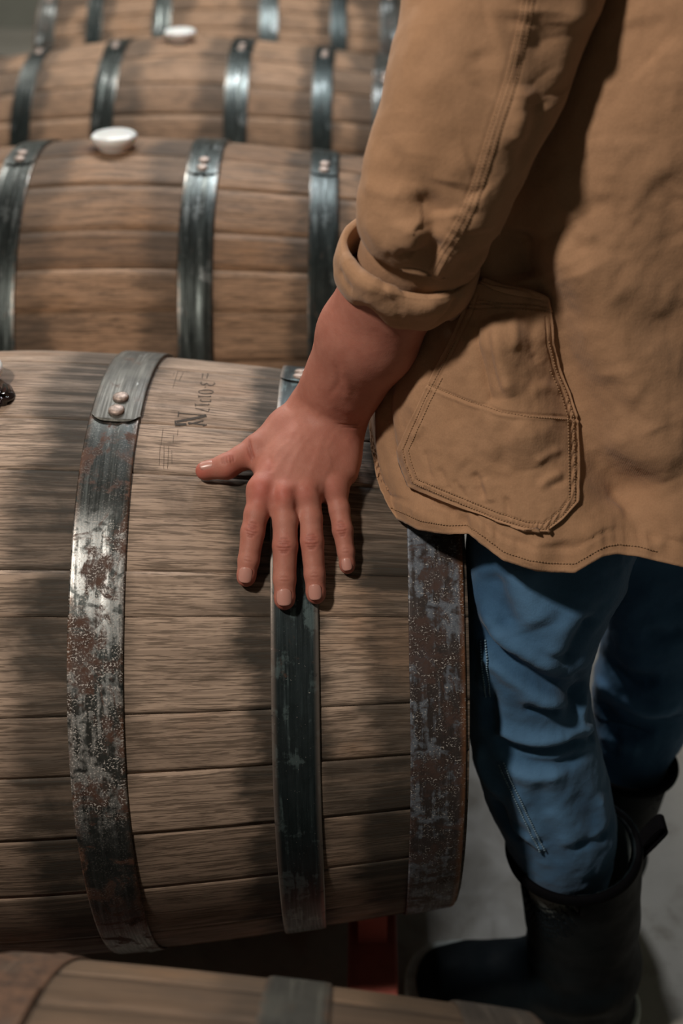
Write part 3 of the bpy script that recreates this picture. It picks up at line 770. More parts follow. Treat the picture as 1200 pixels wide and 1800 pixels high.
# more columns on the camera's side
aa = np.linspace(0, 1, NC, endpoint=False); ang = np.where(aa < .72, aa/.72*PI*1.15, PI*1.15+(aa-.72)/.28*PI*.85) - PI*.075
JV = np.zeros((NR, NC, 3))
def shell(i, z):
    cx, rx = (frontX[i]+backX[i])/2, (backX[i]-frontX[i])/2; cy, ry = (nearY[i]+farY[i])/2, (farY[i]-nearY[i])/2
    p = 2.3; ca, sa = np.cos(ang), np.sin(ang)
    return np.stack([cx-rx*np.sign(ca)*np.abs(ca)**(2/p), cy-ry*np.sign(sa)*np.abs(sa)**(2/p), np.full(NC, z)], 1)
full = np.array([shell(i, Zr[i]) for i in range(NR)])
# hem: where each column is cut so that the edge runs as in the photo
hem = np.array([(600, 880), (655, 893), (675, 905), (700, 912), (740, 930), (790, 939), (822, 938), (850, 958), (885, 985), (930, 1000), (970, 1006), (1010, 1007), (1035, 992), (1060, 978), (1085, 974), (1120, 978), (1160, 988), (1200, 997), (1300, 1010)])
hz = np.zeros(NC)
for j in range(NC):
    x, y, _ = project(full[:, j]); g = y-np.interp(x, hem[:, 0], hem[:, 1])
    k = np.where((g[:-1] > 0) & (g[1:] <= 0))[0]
    hz[j] = Zr[k[0]]+(Zr[1]-Zr[0])*g[k[0]]/(g[k[0]]-g[k[0]+1]) if len(k) else np.nan
vis = (ang > -.15) & (ang < 2.1) & ~np.isnan(hz)
jj = np.arange(NC); hz = np.interp(jj, jj[vis], hz[vis]); 
hz = np.where(ang < 2.1, hz, hz[vis][-1]*0+.745+.006*np.sin(ang*9))
w_ = np.clip((ang-1.9)/.3, 0, 1); hz = hz*(1-w_)+(.745+.006*np.sin(ang*9))*w_
w_ = np.clip((-ang)/.2, 0, 1); 
for j in range(NC):
    t = np.linspace(0, 1, NR)**1.0; z = hz[j]+(Zr[-1]-hz[j])*t
    for c in range(3): JV[:, j, c] = np.interp(z, Zr, full[:, j, c])
JF = np.array(grid_faces(NR, NC, 0, True))
if True:
    V0 = JV.reshape(-1, 3); N0 = normals(V0, JF); ctr = V0.mean(0)
    if ((V0-ctr)*N0).sum() < 0: JF = JF[:, ::-1]
jst = [
 # big forms: valley right of the pocket, the belly of cloth behind it, gaping pocket
 ([(905, 430), (935, 500), (975, 560), (990, 640), (1020, 720), (1060, 800), (1110, 880), (1150, 960)], .028, -.038),
 ([(955, 420), (1010, 520), (1060, 620), (1110, 720), (1160, 850)], .045, .026),
 ([(885, 560), (890, 640), (905, 720), (935, 820)], .038, .016),
 ([(905, 400), (900, 450), (905, 500)], .016, -.020),
 ([(845, 560), (860, 620), (872, 690), (880, 712)], .0075, -.0075), ([(872, 560), (885, 640), (895, 700)], .008, .005),
 ([(690, 640), (680, 720), (690, 800), (715, 850)], .007, -.006), ([(665, 700), (666, 780), (682, 860)], .007, .004),
 ([(740, 600), (735, 680), (728, 740)], .010, .004),
 ([(700, 850), (740, 875), (790, 905), (830, 935)], .006, -.007), ([(720, 885), (760, 905), (800, 925)], .007, .004),
 ([(835, 945), (850, 935), (840, 900)], .008, .003),
 ([(940, 950), (945, 975), (935, 1000)], .007, .004), ([(985, 950), (990, 980), (985, 1000)], .009, -.004), ([(1030, 960), (1060, 920), (1100, 900)], .012, .006),
 # soft wrinkles on the back half
 ([(985, 370), (1000, 420), (1020, 450)], .006, -.006), ([(1000, 355), (1018, 400), (1040, 430)], .006, .005), ([(1010, 425), (1060, 442), (1110, 440)], .005, -.005),
 ([(965, 300), (985, 350), (1010, 400)], .009, .006), ([(1060, 240), (1065, 300), (1060, 360)], .012, .005), ([(1030, 250), (1035, 320), (1030, 380)], .012, -.005),
 ([(1200, 270), (1150, 310), (1120, 350), (1100, 390)], .010, .006), ([(1190, 310), (1150, 345), (1130, 390)], .008, -.006), ([(1200, 340), (1180, 380), (1195, 430)], .008, -.007),
 ([(1090, 480), (1140, 520), (1190, 530)], .012, .006), ([(1080, 520), (1130, 565), (1200, 575)], .010, -.006), ([(1085, 640), (1100, 680), (1130, 700)], .010, .006), ([(1080, 660), (1090, 710), (1120, 740)], .008, -.006),
 ([(1140, 600), (1170, 640), (1200, 650)], .010, .005), ([(1100, 740), (1150, 760), (1200, 755)], .012, -.008), ([(1070, 760), (1120, 800), (1200, 810)], .014, .009), ([(1060, 860), (1110, 850), (1160, 870)], .014, -.007),
 ([(1030, 560), (1040, 620), (1060, 680)], .010, .006), ([(1100, 900), (1150, 910), (1200, 900)], .012, .007), ([(1150, 930), (1165, 960), (1160, 985)], .008, -.004), ([(1120, 30), (1125, 80), (1150, 110)], .015, -.008), ([(1160, 10), (1170, 60)], .012, -.006),
 ([(1010, 700), (1030, 760), (1020, 830)], .010, .004), ([(1040, 900), (1060, 930), (1050, 965)], .008, -.004), ([(985, 590), (1000, 640)], .008, -.004), ([(1190, 820), (1150, 850), (1130, 900)], .009, .005)]
V1, _ = sculpt(JV.reshape(-1, 3), JF, jst[:5]); V1, _ = sculpt(V1, JF, [(s[0], s[1]*1.25, s[2]*(.42 if i > 9 else .9)) for i, s in enumerate(jst[5:])])
# puckers along the hem seam, 17 mm above the edge, and broad unevenness
G = V1.reshape(NR, NC, 3); N1 = normals(V1, JF).reshape(NR, NC, 3)
arc = np.cumsum(np.linalg.norm(G[4]-np.roll(G[4], 1, 0), axis=1)); dz = np.linalg.norm(G-G[0][None], axis=2)
rs = np.random.RandomState(4)
puck = np.sin(arc*520+2.2*np.sin(arc*60))*(.6+.4*np.sin(arc*37))
D = .0010*puck[None]*np.exp(-((dz-.016)/.010)**2)-.0016*np.exp(-((dz-.0195)/.0016)**2)+.0012*np.clip(1-dz/.0185, 0, 1)**.3*(dz < .019)
D += (vnoise(V1, 22, 8)*.004+vnoise(V1, 55, 9)*.0014+vnoise(V1, 140, 10)*.0010).reshape(NR, NC)
G = G+N1*D[..., None]; JV1 = G.reshape(-1, 3)
# keep the cloth outside the barrel it drapes over
def push_out(V, gap):
    c, s = math.cos(-.0194), math.sin(-.0194); qx = c*V[:, 0]-s*V[:, 1]; qy = s*V[:, 0]+c*V[:, 1]; qz = V[:, 2]-ZA
    inside = np.clip((HL+.012-qx)/.02, 0, 1); r = np.hypot(qy, qz); R = prof(np.clip(qx, -HL, HL))+gap
    k = np.where((r < R) & (qz > -.02), 1+(R/r-1)*inside, 1); V = V.copy()
    V[:, 2] = ZA+qz*k; qy2 = qy*k; V[:, 0] = c*qx+s*qy2; V[:, 1] = -s*qx+c*qy2
    return V
JV1 = push_out(JV1, .008)
me = mesh_np('jacket', JV1, JF); wear = np.exp(-(dz/.0025)**2).ravel()*.3; wear_attr(me, wear)
jacket = pchild('work_jacket', me, M_jacket)
md = jacket.modifiers.new('t', 'SOLIDIFY'); md.thickness = .0016; md.offset = -1
JB = BVHTree.FromPolygons(JV1.tolist(), [tuple(int(i) for i in f) for f in JF])
def on_px(bvh, px, py, lift=0.0):
    h = bvh.ray_cast(Vector(CAM), Vector(ray(px, py)), 3)
    if h[0] is None: return None
    n = h[1] if h[1].dot(Vector(CAM)-h[0]) > 0 else -h[1]
    return np.array(h[0])+np.array(n)*lift
def stitches(bvh, lines_px, parent, mat, name='stitching', step=.0026, r=.00045, lift=.0004, fill=.62):
    for pl in lines_px:
        mb = MB()
        p2 = []; pl = np.array(pl, float)
        for i in range(len(pl)-1):
            k = max(2, int(np.linalg.norm(pl[i+1]-pl[i])/2.0)); p2 += [pl[i]+(pl[i+1]-pl[i])*q/k for q in range(k)]
        P = [on_px(bvh, x, y, lift) for x, y in p2]; P = [p for p in P if p is not None]
        if len(P) < 3: continue
        P = np.array(P); L = np.concatenate([[0], np.cumsum(np.linalg.norm(np.diff(P, axis=0), axis=1))]); q = 0
        while q < L[-1]-step:
            a, b = [np.array([np.interp(s, L, P[:, c]) for c in range(3)]) for s in (q, q+step*fill)]
            if np.linalg.norm(b-a) < step*2: mb.tube([a, (a+b)/2+(b-a)*0, b], r, 5)
            q += step
        if mb.V:
            me = mesh_np(name, mb.V, mb.F); me.transform(Matrix.Translation((-.60, .10, 0))); link(name, me, mat, parent)
# ---- patch pocket sewn on the near side
PK = [(838, 498), (872, 508), (900, 512), (940, 516), (972, 522), (970, 560), (969, 600), (980, 645), (1000, 690), (1012, 730), (1014, 800), (1014, 882), (990, 910), (960, 934), (925, 932), (870, 915), (790, 882), (722, 852), (708, 815), (703, 790), (722, 745), (742, 700), (768, 650), (800, 590), (822, 540)]
def resample(poly, step):
    P = np.array(poly+[poly[0]], float); out = []
    for i in range(len(P)-1):
        k = max(1, int(round(np.linalg.norm(P[i+1]-P[i])/step))); out += [P[i]+(P[i+1]-P[i])*q/k for q in range(k)]
    return np.array(out)
edge = resample(PK, 4.0); cen = np.array((880., 760.))
def insd(poly, P):
    c = np.zeros(len(P), bool); n = len(poly)
    for i in range(n):
        a, b = poly[i], poly[(i+1) % n]; m = (a[1] > P[:, 1]) != (b[1] > P[:, 1])
        xx = (b[0]-a[0])*(P[:, 1]-a[1])/(b[1]-a[1]+1e-12)+a[0]; c ^= m & (P[:, 0] < xx)
    return c
def edist(poly, P):
    best = np.full(len(P), 1e9); k = np.zeros(len(P), int)
    for i in range(len(poly)):
        a, b = np.array(poly[i], float), np.array(poly[(i+1) % len(poly)], float); ab = b-a
        t = np.clip(((P-a)@ab)/(ab@ab+1e-9), 0, 1); d = np.linalg.norm(P-a-t[:, None]*ab, axis=1); m = d < best; best[m] = d[m]; k[m] = i
    return best, k
# structured patch: rows from top to bottom, each spanning left to right edge
rows = np.linspace(499, 933, 200); pk = np.array(PK, float); W = 150; PV = []; Pp = []
def span(y):
    xs = []
    for i in range(len(pk)):
        a, b = pk[i], pk[(i+1) % len(pk)]
        if (a[1]-y)*(b[1]-y) <= 0 and a[1] != b[1]: xs.append(a[0]+(b[0]-a[0])*(y-a[1])/(b[1]-a[1]))
    return (min(xs), max(xs)) if len(xs) > 1 else (xs[0], xs[0]) if xs else None
last = None; R_ = []
for y in rows:
    top = 1 if y > 522 else 0; s_ = span(y)
    if s_ is None or s_[1]-s_[0] < 6: continue
    R_.append((y, s_))
PXY = np.array([[(a+(b-a)*j/(W-1), y) for j in range(W)] for y, (a, b) in R_])
pts = [on_px(JB, x, y) for x, y in PXY.reshape(-1, 2)]
ok = [p for p in pts if p is not None]; last = ok[0]; P3 = []
for p in pts:
    if p is None: p = last
    last = p; P3.append(p)
P3 = np.array(P3).reshape(len(R_), W, 3)
for _ in range(3):                                     # the pocket bridges the finest wrinkles
    P3[1:-1, 1:-1] = (P3[:-2, 1:-1]+P3[2:, 1:-1]+P3[1:-1, :-2]+P3[1:-1, 2:]+2*P3[1:-1, 1:-1])/6
PF = np.array(grid_faces(len(R_), W)); Pn = normals(P3.reshape(-1, 3), PF); 
if (Pn@(CAM-P3.mean((0, 1)))).mean() < 0: PF = PF[:, ::-1]; Pn = -Pn
def smg(A, k):
    for _ in range(k):
        A[1:-1, 0] = (A[:-2, 0]+A[2:, 0]+A[1:-1, 0])/3; A[1:-1, -1] = (A[:-2, -1]+A[2:, -1]+A[1:-1, -1])/3; A[0, 1:-1] = (A[0, :-2]+A[0, 2:]+A[0, 1:-1])/3; A[-1, 1:-1] = (A[-1, :-2]+A[-1, 2:]+A[-1, 1:-1])/3
        A[1:-1, 1:-1] = (A[:-2, 1:-1]+A[2:, 1:-1]+A[1:-1, :-2]+A[1:-1, 2:]+A[1:-1, 1:-1])/5
    return A
Pn = smg(Pn.reshape(len(R_), W, 3).copy(), 25); Pn = (Pn/np.linalg.norm(Pn, axis=2)[..., None]).reshape(-1, 3)
dep = ((P3-CAM)@CF); d0 = dep.copy(); dep = smg(dep[..., None].copy(), 8)[..., 0]; P3 = CAM+(P3-CAM)*(dep/d0)[..., None]
q2 = PXY.reshape(-1, 2); ed, ek = edist(PK, q2); sewn = (ek >= 5)
lift = .0034+.0010*np.clip(ed/14, 0, 1)
lift += .0005*np.exp(-(ed/2.0)**2)                                   # rolled sewn edge
lift -= .0007*np.exp(-((ed-5)/1.6)**2)*sewn+.0009*np.exp(-((ed-15)/1.8)**2)*sewn
s_al = q2[:, 0]*.92+q2[:, 1]*.35
lift += .0006*np.sin(s_al*.75+1.5*np.sin(s_al*.09))*np.exp(-((ed-11)/5)**2)*sewn*(q2[:, 1] > 700)
lift += .0012*np.exp(-((q2[:, 1]-505)/9)**2)*0+.006*np.exp(-np.clip(q2[:, 1]-500, 0, 400)/38.)            # open mouth stands off
tb = 512+ (q2[:, 0]-900)*.07
lift += np.where(q2[:, 1] > 500, -.0012*np.exp(-((q2[:, 1]-(544+(q2[:, 0]-900)*.06))/1.8)**2)-.0010*np.exp(-((q2[:, 1]-(537+(q2[:, 0]-900)*.06))/1.5)**2), 0)
seam = np.interp(q2[:, 0], [740, 800, 850, 880, 930, 1010], [670, 693, 712, 722, 731, 736])
lift += -.0013*np.exp(-((q2[:, 1]-seam)/2.2)**2)+.0008*np.exp(-((q2[:, 1]-seam-6)/3)**2)
PVv = P3.reshape(-1, 3)+Pn*lift[:, None]
pst = [([(852, 570), (860, 620), (868, 660), (884, 708)], .0055, -.0026), ([(866, 575), (878, 640), (896, 700)], .0060, .0030), ([(900, 545), (905, 580), (902, 620)], .005, .0020), ([(940, 548), (935, 600), (945, 640)], .006, -.0022),
       ([(880, 740), (884, 790), (878, 830)], .006, -.0020), ([(830, 830), (842, 852), (850, 880)], .004, -.0028), ([(848, 840), (858, 862), (862, 885)], .005, .0022), ([(890, 880), (892, 905)], .003, -.0018), ([(770, 820), (780, 845), (790, 865)], .0035, -.0016),
       ([(745, 790), (750, 815), (757, 842)], .003, -.0014), ([(985, 790), (960, 800), (940, 812)], .004, .0018), ([(990, 832), (965, 842), (945, 862)], .004, .0020), ([(990, 845), (970, 855)], .003, -.0014), ([(800, 850), (815, 872)], .003, -.0014),
       ([(720, 770), (735, 760), (745, 740)], .004, .0016), ([(905, 740), (935, 780), (940, 840)], .010, .0020), ([(790, 740), (800, 790), (820, 820)], .010, .0022), ([(930, 690), (960, 680), (985, 690)], .005, .0018)]
PVv, _ = sculpt(PVv, PF, pst)
PVv += Pn*(vnoise(PVv, 170, 21)*.0006)[:, None]
me = mesh_np('pocket', PVv, PF); wear_attr(me, np.exp(-(ed/3.0)**2)*.25); me.transform(Matrix.Translation((-.60, .10, 0)))
pocket = link('pocket', me, M_jacket, jacket); md = pocket.modifiers.new('t', 'SOLIDIFY'); md.thickness = .0022; md.offset = -1
PB = BVHTree.FromPolygons(PVv.tolist(), [tuple(int(i) for i in f) for f in PF])
def inset(poly, d):
    P = np.array(poly, float); out = []
    for i in range(len(P)):
        a, b, c = P[i-1], P[i], P[(i+1) % len(P)]; n1 = np.array([-(b-a)[1], (b-a)[0]]); n2 = np.array([-(c-b)[1], (c-b)[0]])
        n = n1/np.linalg.norm(n1)+n2/np.linalg.norm(n2); n /= np.linalg.norm(n); out.append(b+n*d)
    return out
i5, i15 = inset(PK, 5), inset(PK, 15)
stitches(PB, [i5[6:24], i15[7:23], [(842, 534), (900, 542), (966, 549)], [(842, 528), (900, 535), (967, 541)], [(752, 676), (800, 695), (850, 714), (880, 724), (930, 733), (1005, 738)]], pocket, M_thread)
hs = [(x, y-15-max(0, (x-850))*.008) for x, y in hem[1:17]]
stitches(JB, [hs], jacket, M_thread, 'hem_stitching', lift=.0009)
# ---- left sleeve
sc_px = [(905, -190, -.060, 196), (885, -60, -.075, 188), (868, 40, -.088, 170), (835, 140, -.105, 160), (806, 225, -.115, 146), (776, 300, -.122, 138), (754, 372, -.125, 127), (750, 412, -.115, 114), (727, 446, -.108, 97), (708, 490, -.094, 86), (697, 528, -.083, 78)]
cs = np.array([at_y(x, y, Y) for x, y, Y, r in sc_px]); mp_ = [mpp(c) for c in cs]
ra = [sc_px[i][3]*mp_[i] for i in range(len(cs))]; rb = [min(a*.82, .060) for a in ra]
SV = loft(cs, ra, rb, n=260, m=34, power=2.1); SR, SN = SV.shape[:2]; SF = np.array(grid_faces(SR, SN, 0, True)); Vf = SV.reshape(-1, 3)
def outward(V, F, V3):
    c = V3.mean(1, keepdims=True)+np.zeros_like(V3); n = normals(V, F)
    return F[:, ::-1] if (n*(V-c.reshape(-1, 3))).sum() < 0 else F
SF = outward(Vf, SF, SV)
s1 = [
 ([(985, 40), (985, 120), (975, 190)], .022, -.010), ([(950, 20), (945, 90), (965, 170)], .024, -.008), ([(1010, 40), (1000, 100)], .015, .006),
 ([(925, 150), (918, 200), (905, 260)], .010, .007), ([(945, 170), (935, 230), (915, 300)], .010, -.008),
 ([(745, 0), (742, 100), (735, 220), (722, 320)], .020, .006), ([(700, 200), (695, 300), (690, 380)], .020, -.004),
 ([(870, 40), (835, 60), (830, 120)], .012, -.004), ([(830, 90), (850, 140), (840, 165)], .010, -.003),
 # the pinched fold just above the cuff
 ([(722, 372), (738, 362), (756, 372), (764, 395), (755, 425), (738, 450), (725, 470)], .0095, -.0150),
 ([(716, 385), (718, 410), (712, 440), (700, 455)], .0080, .0080), ([(780, 372), (785, 400), (770, 440)], .009, .006),
 ([(740, 400), (735, 425), (728, 445)], .006, .006),
 ([(700, 452), (712, 445), (722, 455)], .004, -.006),
 ([(780, 420), (765, 450), (748, 478)], .0050, -.004), ([(800, 430), (785, 460), (765, 490)], .0065, .0040),
 ([(880, 430), (850, 450), (820, 480)], .008, .004), ([(655, 250), (680, 262), (700, 285)], .006, -.002), ([(650, 330), (680, 345)], .006, .003),
 ([(690, 330), (720, 345), (750, 335)], .008, .003), ([(640, 380), (665, 420), (690, 440)], .007, .003), ([(830, 340), (845, 370), (835, 410)], .012, .005), ([(790, 330), (800, 300), (830, 285)], .010, .003)]
Vf, _ = sculpt(Vf, SF, [(a, w*1.15, h*(.6 if abs(h) > .007 else .8)) for a, w, h in s1])
# the felled seam down the outside of the sleeve: three parallel ridges with puckers
seamc = catmull([(932, -40), (925, 20), (912, 80), (895, 150), (872, 220), (850, 290), (830, 350), (806, 400), (782, 440), (758, 484)], 6)
def offs(pl, d):
    P = np.array(pl); T = np.gradient(P, axis=0); T /= np.linalg.norm(T, axis=1)[:, None]; return (P+np.stack([-T[:, 1], T[:, 0]], 1)*d)
Vf, _ = sculpt(Vf, SF, [(offs(seamc, d)[::4].tolist(), w, a) for d, w, a in ((0, .0062, .0010), (-12, .0014, -.0007), (11, .0014, -.0007), (0, .0012, -.0004))])
sm_pts = np.array([p for p in (cast(BVHTree.FromPolygons(Vf.tolist(), [tuple(int(i) for i in f) for f in SF]), x, y) for x, y in seamc[::2]) if p is not None])
bd = np.full(len(Vf), 9.0); bl = np.zeros(len(Vf)); L_ = 0
for i in range(len(sm_pts)-1):
    d, t = seg_dist(Vf, sm_pts[i], sm_pts[i+1]); m = d < bd; l = np.linalg.norm(sm_pts[i+1]-sm_pts[i]); bd[m] = d[m]; bl[m] = L_+t[m]*l; L_ += l
Ns = normals(Vf, SF)
Vf = Vf+Ns*((.0006*np.sin(bl*560+2*np.sin(bl*70))*(.5+.5*np.sin(bl*43+1))*np.exp(-(bd/.0075)**2))+vnoise(Vf, 28, 31)*.004+vnoise(Vf, 80, 32)*.0016)[:, None]
me = mesh_np('sleeve', Vf, SF); wear_attr(me, .12*np.exp(-(bd/.004)**2)); me.transform(Matrix.Translation((-.60, .10, 0)))
sleeve = link('sleeve', me, M_jacket, jacket); md = sleeve.modifiers.new('t', 'SOLIDIFY'); md.thickness = .0016; md.offset = -1
SB = BVHTree.FromPolygons(Vf.tolist(), [tuple(int(i) for i in f) for f in SF])
stitches(SB, [offs(seamc, -9).tolist(), offs(seamc, 8).tolist(), offs(seamc, 0).tolist()], sleeve, M_thread, lift=.0002)
# far sleeve, folded in front of the body
fs = [np.array(p, float) for p in ((.60, .25, 1.20), (.55, .30, 1.08), (.50, .31, .98), (.46, .26, .92), (.43, .22, .88))]
me = MB().tube(catmull(fs, 5), np.linspace(.075, .055, 21), 24, False); m2 = mesh_np('sleeve', me.V, me.F); wear_attr(m2, np.zeros(len(me.V))); m2.transform(Matrix.Translation((-.60, .10, 0)))
fsl = link('sleeve', m2, M_jacket, jacket); md = fsl.modifiers.new('t', 'SOLIDIFY'); md.thickness = .002
# ---- rolled cuff: a folded band around the forearm
cc0 = at_y(720, 441, -.108); cc1 = at_y(695, 530, -.083)
def cuff(n=300, m=44):
    ax = cc1-cc0; ax /= np.linalg.norm(ax); w = CAM-cc0; w -= ax*(w@ax); w /= np.linalg.norm(w); s = np.cross(ax, w); s = s if s@CR > 0 else -s
    mp0 = mpp(cc0); R0, R1 = 123*mp0, 112*mp0; L = 92*mp0
    V = []; prof_ = []
    # profile: up the outside, over the rolled top edge, down the inside
    for q in np.linspace(0, 1, 26): prof_.append((q, .0045*math.sin(PI*q)**.6))
    for a in np.linspace(0, PI, 8)[1:]: prof_.append((1+.045*math.sin(a), -.0035*(1-math.cos(a))))
    for q in np.linspace(1, .02, 11)[1:]: prof_.append((q, -.0070))
    UV = []
    for (q, d) in prof_:
        for k in range(n):
            a = 2*PI*k/n; ca, sa = math.cos(a), math.sin(a)
            wob = .0035*math.sin(2*a+.8)+.0022*math.sin(5*a+1)+.0012*math.sin(9*a)
            tilt = .04*L*ca                                               # right side sits higher up the arm
            xx = L*(1-q)-.02*L+tilt*-1+wob*(1-q)*1.6+wob*.4
            r = (R0*q+R1*(1-q))*(1+.018*math.sin(3*a+.4*q)+.012*math.sin(6*a+2))
            V.append(cc0+ax*xx+s*ca*(r+d)+w*sa*(r*.93+d))
    return np.array(V), len(prof_), n, (ax, s, w)
CV, cr, cn, _fr = cuff(); CFc = np.array(grid_faces(cr, cn, 0, True)); CFc = outward(CV, CFc, CV.reshape(cr, cn, 3)) if False else CFc
nn = normals(CV, CFc); c3 = CV.reshape(cr, cn, 3)[:20]; 
if (nn[:20*cn]*(CV[:20*cn]-np.repeat(c3.mean(1), cn, 0))).sum() < 0: CFc = CFc[:, ::-1]
cst = [([(600, 450), (630, 480), (670, 510)], .010, .004), ([(680, 520), (710, 508), (745, 512)], .006, .004), ([(672, 535), (705, 520), (745, 525), (765, 515)], .005, -.004), ([(700, 545), (740, 548), (770, 535)], .008, .003),
       ([(596, 470), (604, 495), (620, 510)], .005, -.003), ([(788, 503), (800, 520), (790, 545), (762, 572)], .0028, -.0042), ([(800, 505), (812, 525), (800, 555)], .006, .004), ([(640, 440), (680, 475), (730, 490)], .006, .003), ([(640, 520), (670, 545), (700, 560)], .006, .003), ([(790, 500), (796, 508), (800, 500)], .004, -.005)]
CV, _ = sculpt(CV, CFc, [(a, w*1.2, h*.6) for a, w, h in cst])
CV += normals(CV, CFc)*(vnoise(CV, 40, 41)*.0022+vnoise(CV, 120, 42)*.0010)[:, None]
me = mesh_np('rolled_cuff', CV, CFc); wear_attr(me, np.full(len(CV), .10)); me.transform(Matrix.Translation((-.60, .10, 0)))
cuffo = link('rolled_cuff', me, M_jacket, jacket)
# ---- jeans
Lp = [(1010, 800, -.06, 150), (985, 900, -.09, 150), (950, 1000, -.12, 150), (932, 1100, -.14, 122), (920, 1200, -.150, 112), (938, 1300, -.160, 112), (968, 1400, -.172, 107), (986, 1470, -.182, 97), (996, 1510, -.184, 84), (1000, 1545, -.185, 66)]
Rp = [(1150, 800, .06, 140), (1165, 960, .05, 118), (1168, 1060, .04, 112), (1160, 1140, .03, 104), (1134, 1215, .02, 94), (1124, 1270, .0, 82), (1108, 1330, -.02, 66), (1106, 1390, -.02, 54)]
def leg(P, n=220):
    c = np.array([at_y(x, y, Y) for x, y, Y, r in P]); ra = [p[3]*mpp(q) for p, q in zip(P, c)]
    V = loft(c, ra, [min(r*1.0, .10) for r in ra], n=n, m=26, power=2.1); F = np.array(grid_faces(V.shape[0], n, 0, True)); F = outward(V.reshape(-1, 3), F, V); return V.reshape(-1, 3), F, V.shape
LV, LF, _s = leg(Lp); RV, RF, _s2 = leg(Rp)
lst = [
 ([(835, 1080), (860, 1130), (900, 1165), (950, 1195), (1010, 1225), (1025, 1240)], .011, -.010), ([(850, 1060), (880, 1115), (930, 1150), (990, 1180)], .012, .008), ([(840, 1130), (880, 1175), (940, 1215), (1000, 1240)], .009, .007),
 ([(870, 1000), (880, 1060), (900, 1110)], .016, -.009), ([(910, 990), (925, 1050), (950, 1100)], .020, .008), ([(1020, 1060), (990, 1110), (970, 1150)], .015, .006), ([(1040, 1080), (1010, 1120), (985, 1170)], .010, -.006),
 ([(870, 1290), (900, 1318), (960, 1322), (1030, 1300), (1048, 1280)], .0065, -.009), ([(865, 1275), (900, 1296), (960, 1302), (1030, 1282)], .009, .007), ([(880, 1320), (920, 1342), (980, 1345), (1045, 1318)], .007, -.007), ([(880, 1335), (930, 1365), (1000, 1362)], .012, .006),
 ([(920, 1240), (950, 1250), (990, 1248)], .006, -.005), ([(910, 1225), (950, 1232), (1010, 1235)], .008, .004), ([(1030, 1220), (1020, 1270), (1045, 1300)], .009, .006), ([(1010, 1180), (1025, 1200), (1018, 1240)], .007, -.005),
 ([(862, 1210), (860, 1260), (870, 1290)], .008, -.007), ([(845, 1300), (850, 1350), (880, 1400)], .009, .006), ([(850, 1200), (855, 1150)], .008, .005), ([(870, 1400), (890, 1450), (920, 1480)], .008, -.007), ([(900, 1380), (925, 1440), (950, 1480)], .010, .005),
 ([(1000, 1400), (1040, 1430), (1060, 1460)], .012, -.004), ([(960, 1420), (990, 1450), (1000, 1490)], .012, .004), ([(895, 1445), (930, 1475), (960, 1495)], .006, .005), ([(1050, 1400), (1060, 1440), (1040, 1490)], .010, .005), ([(1000, 1490), (1040, 1480), (1070, 1465)], .006, -.005)]
LV, Ld = sculpt(LV, LF, lst)
rst = [([(1040, 1190), (1080, 1220), (1140, 1250), (1200, 1240)], .009, .007), ([(1060, 1160), (1100, 1190), (1160, 1200)], .010, -.008), ([(1050, 1230), (1090, 1270), (1150, 1290)], .008, -.007), ([(1055, 1290), (1090, 1310), (1130, 1318)], .007, .005), ([(1075, 1280), (1085, 1305), (1078, 1330)], .006, -.005), ([(1130, 1110), (1170, 1120), (1200, 1110)], .008, -.005)]
RV, Rd = sculpt(RV, RF, rst)
def fin(V, F, s): return V+normals(V, F)*(vnoise(V, 30, s)*.006+vnoise(V, 75, s+1)*.0022+vnoise(V, 170, s+2)*.0008)[:, None]
LV = fin(LV, LF, 51); RV = fin(RV, RF, 61)
def keep_right(V, x0=.462):
    V = V.copy(); m = (V[:, 2] < .76) & (V[:, 0] < x0+.012); V[m, 0] = x0+.012-.012*np.tanh((x0+.012-V[m, 0])/.014); return V
LV = keep_right(LV, .4575)
hips = MB().tube([(.60, 0, .98), (.60, 0, .90), (.60, 0, .82), (.60, -.01, .76), (.60, -.01, .70)], [.125, .135, .14, .12, .05], 40)
JVv = np.vstack([LV, RV, np.array(hips.V)]); JFf = [tuple(int(i) for i in f) for f in LF]+[tuple(int(i)+len(LV) for i in f) for f in RF]+[tuple(i+len(LV)+len(RV) for i in f) for f in hips.F]
me = mesh_np('jeans', JVv, JFf); nz = np.concatenate([np.clip(Ld*70, -.25, .5), np.clip(Rd*60, -.2, .4), np.zeros(len(hips.V))])
fade = .30*np.exp(-((JVv[:, 2]-.46)/.12)**2)
wear_attr(me, np.clip(nz+fade+vnoise(JVv, 40, 77)*.35, 0, .8)); jeans = pchild('jeans', me, M_denim)
LB = BVHTree.FromPolygons(LV.tolist(), [tuple(int(i) for i in f) for f in LF])
sl_ = catmull([(853, 1125), (857, 1180), (862, 1230)], 6); s2_ = catmull([(885, 1340), (905, 1385), (930, 1440), (958, 1497)], 6)
stitches(LB, [sl_.tolist(), offs(sl_, 8).tolist(), s2_.tolist(), offs(s2_, 8).tolist()], jeans, M_thread_b, 'side_seam_stitching', r=.0009, lift=.0012)
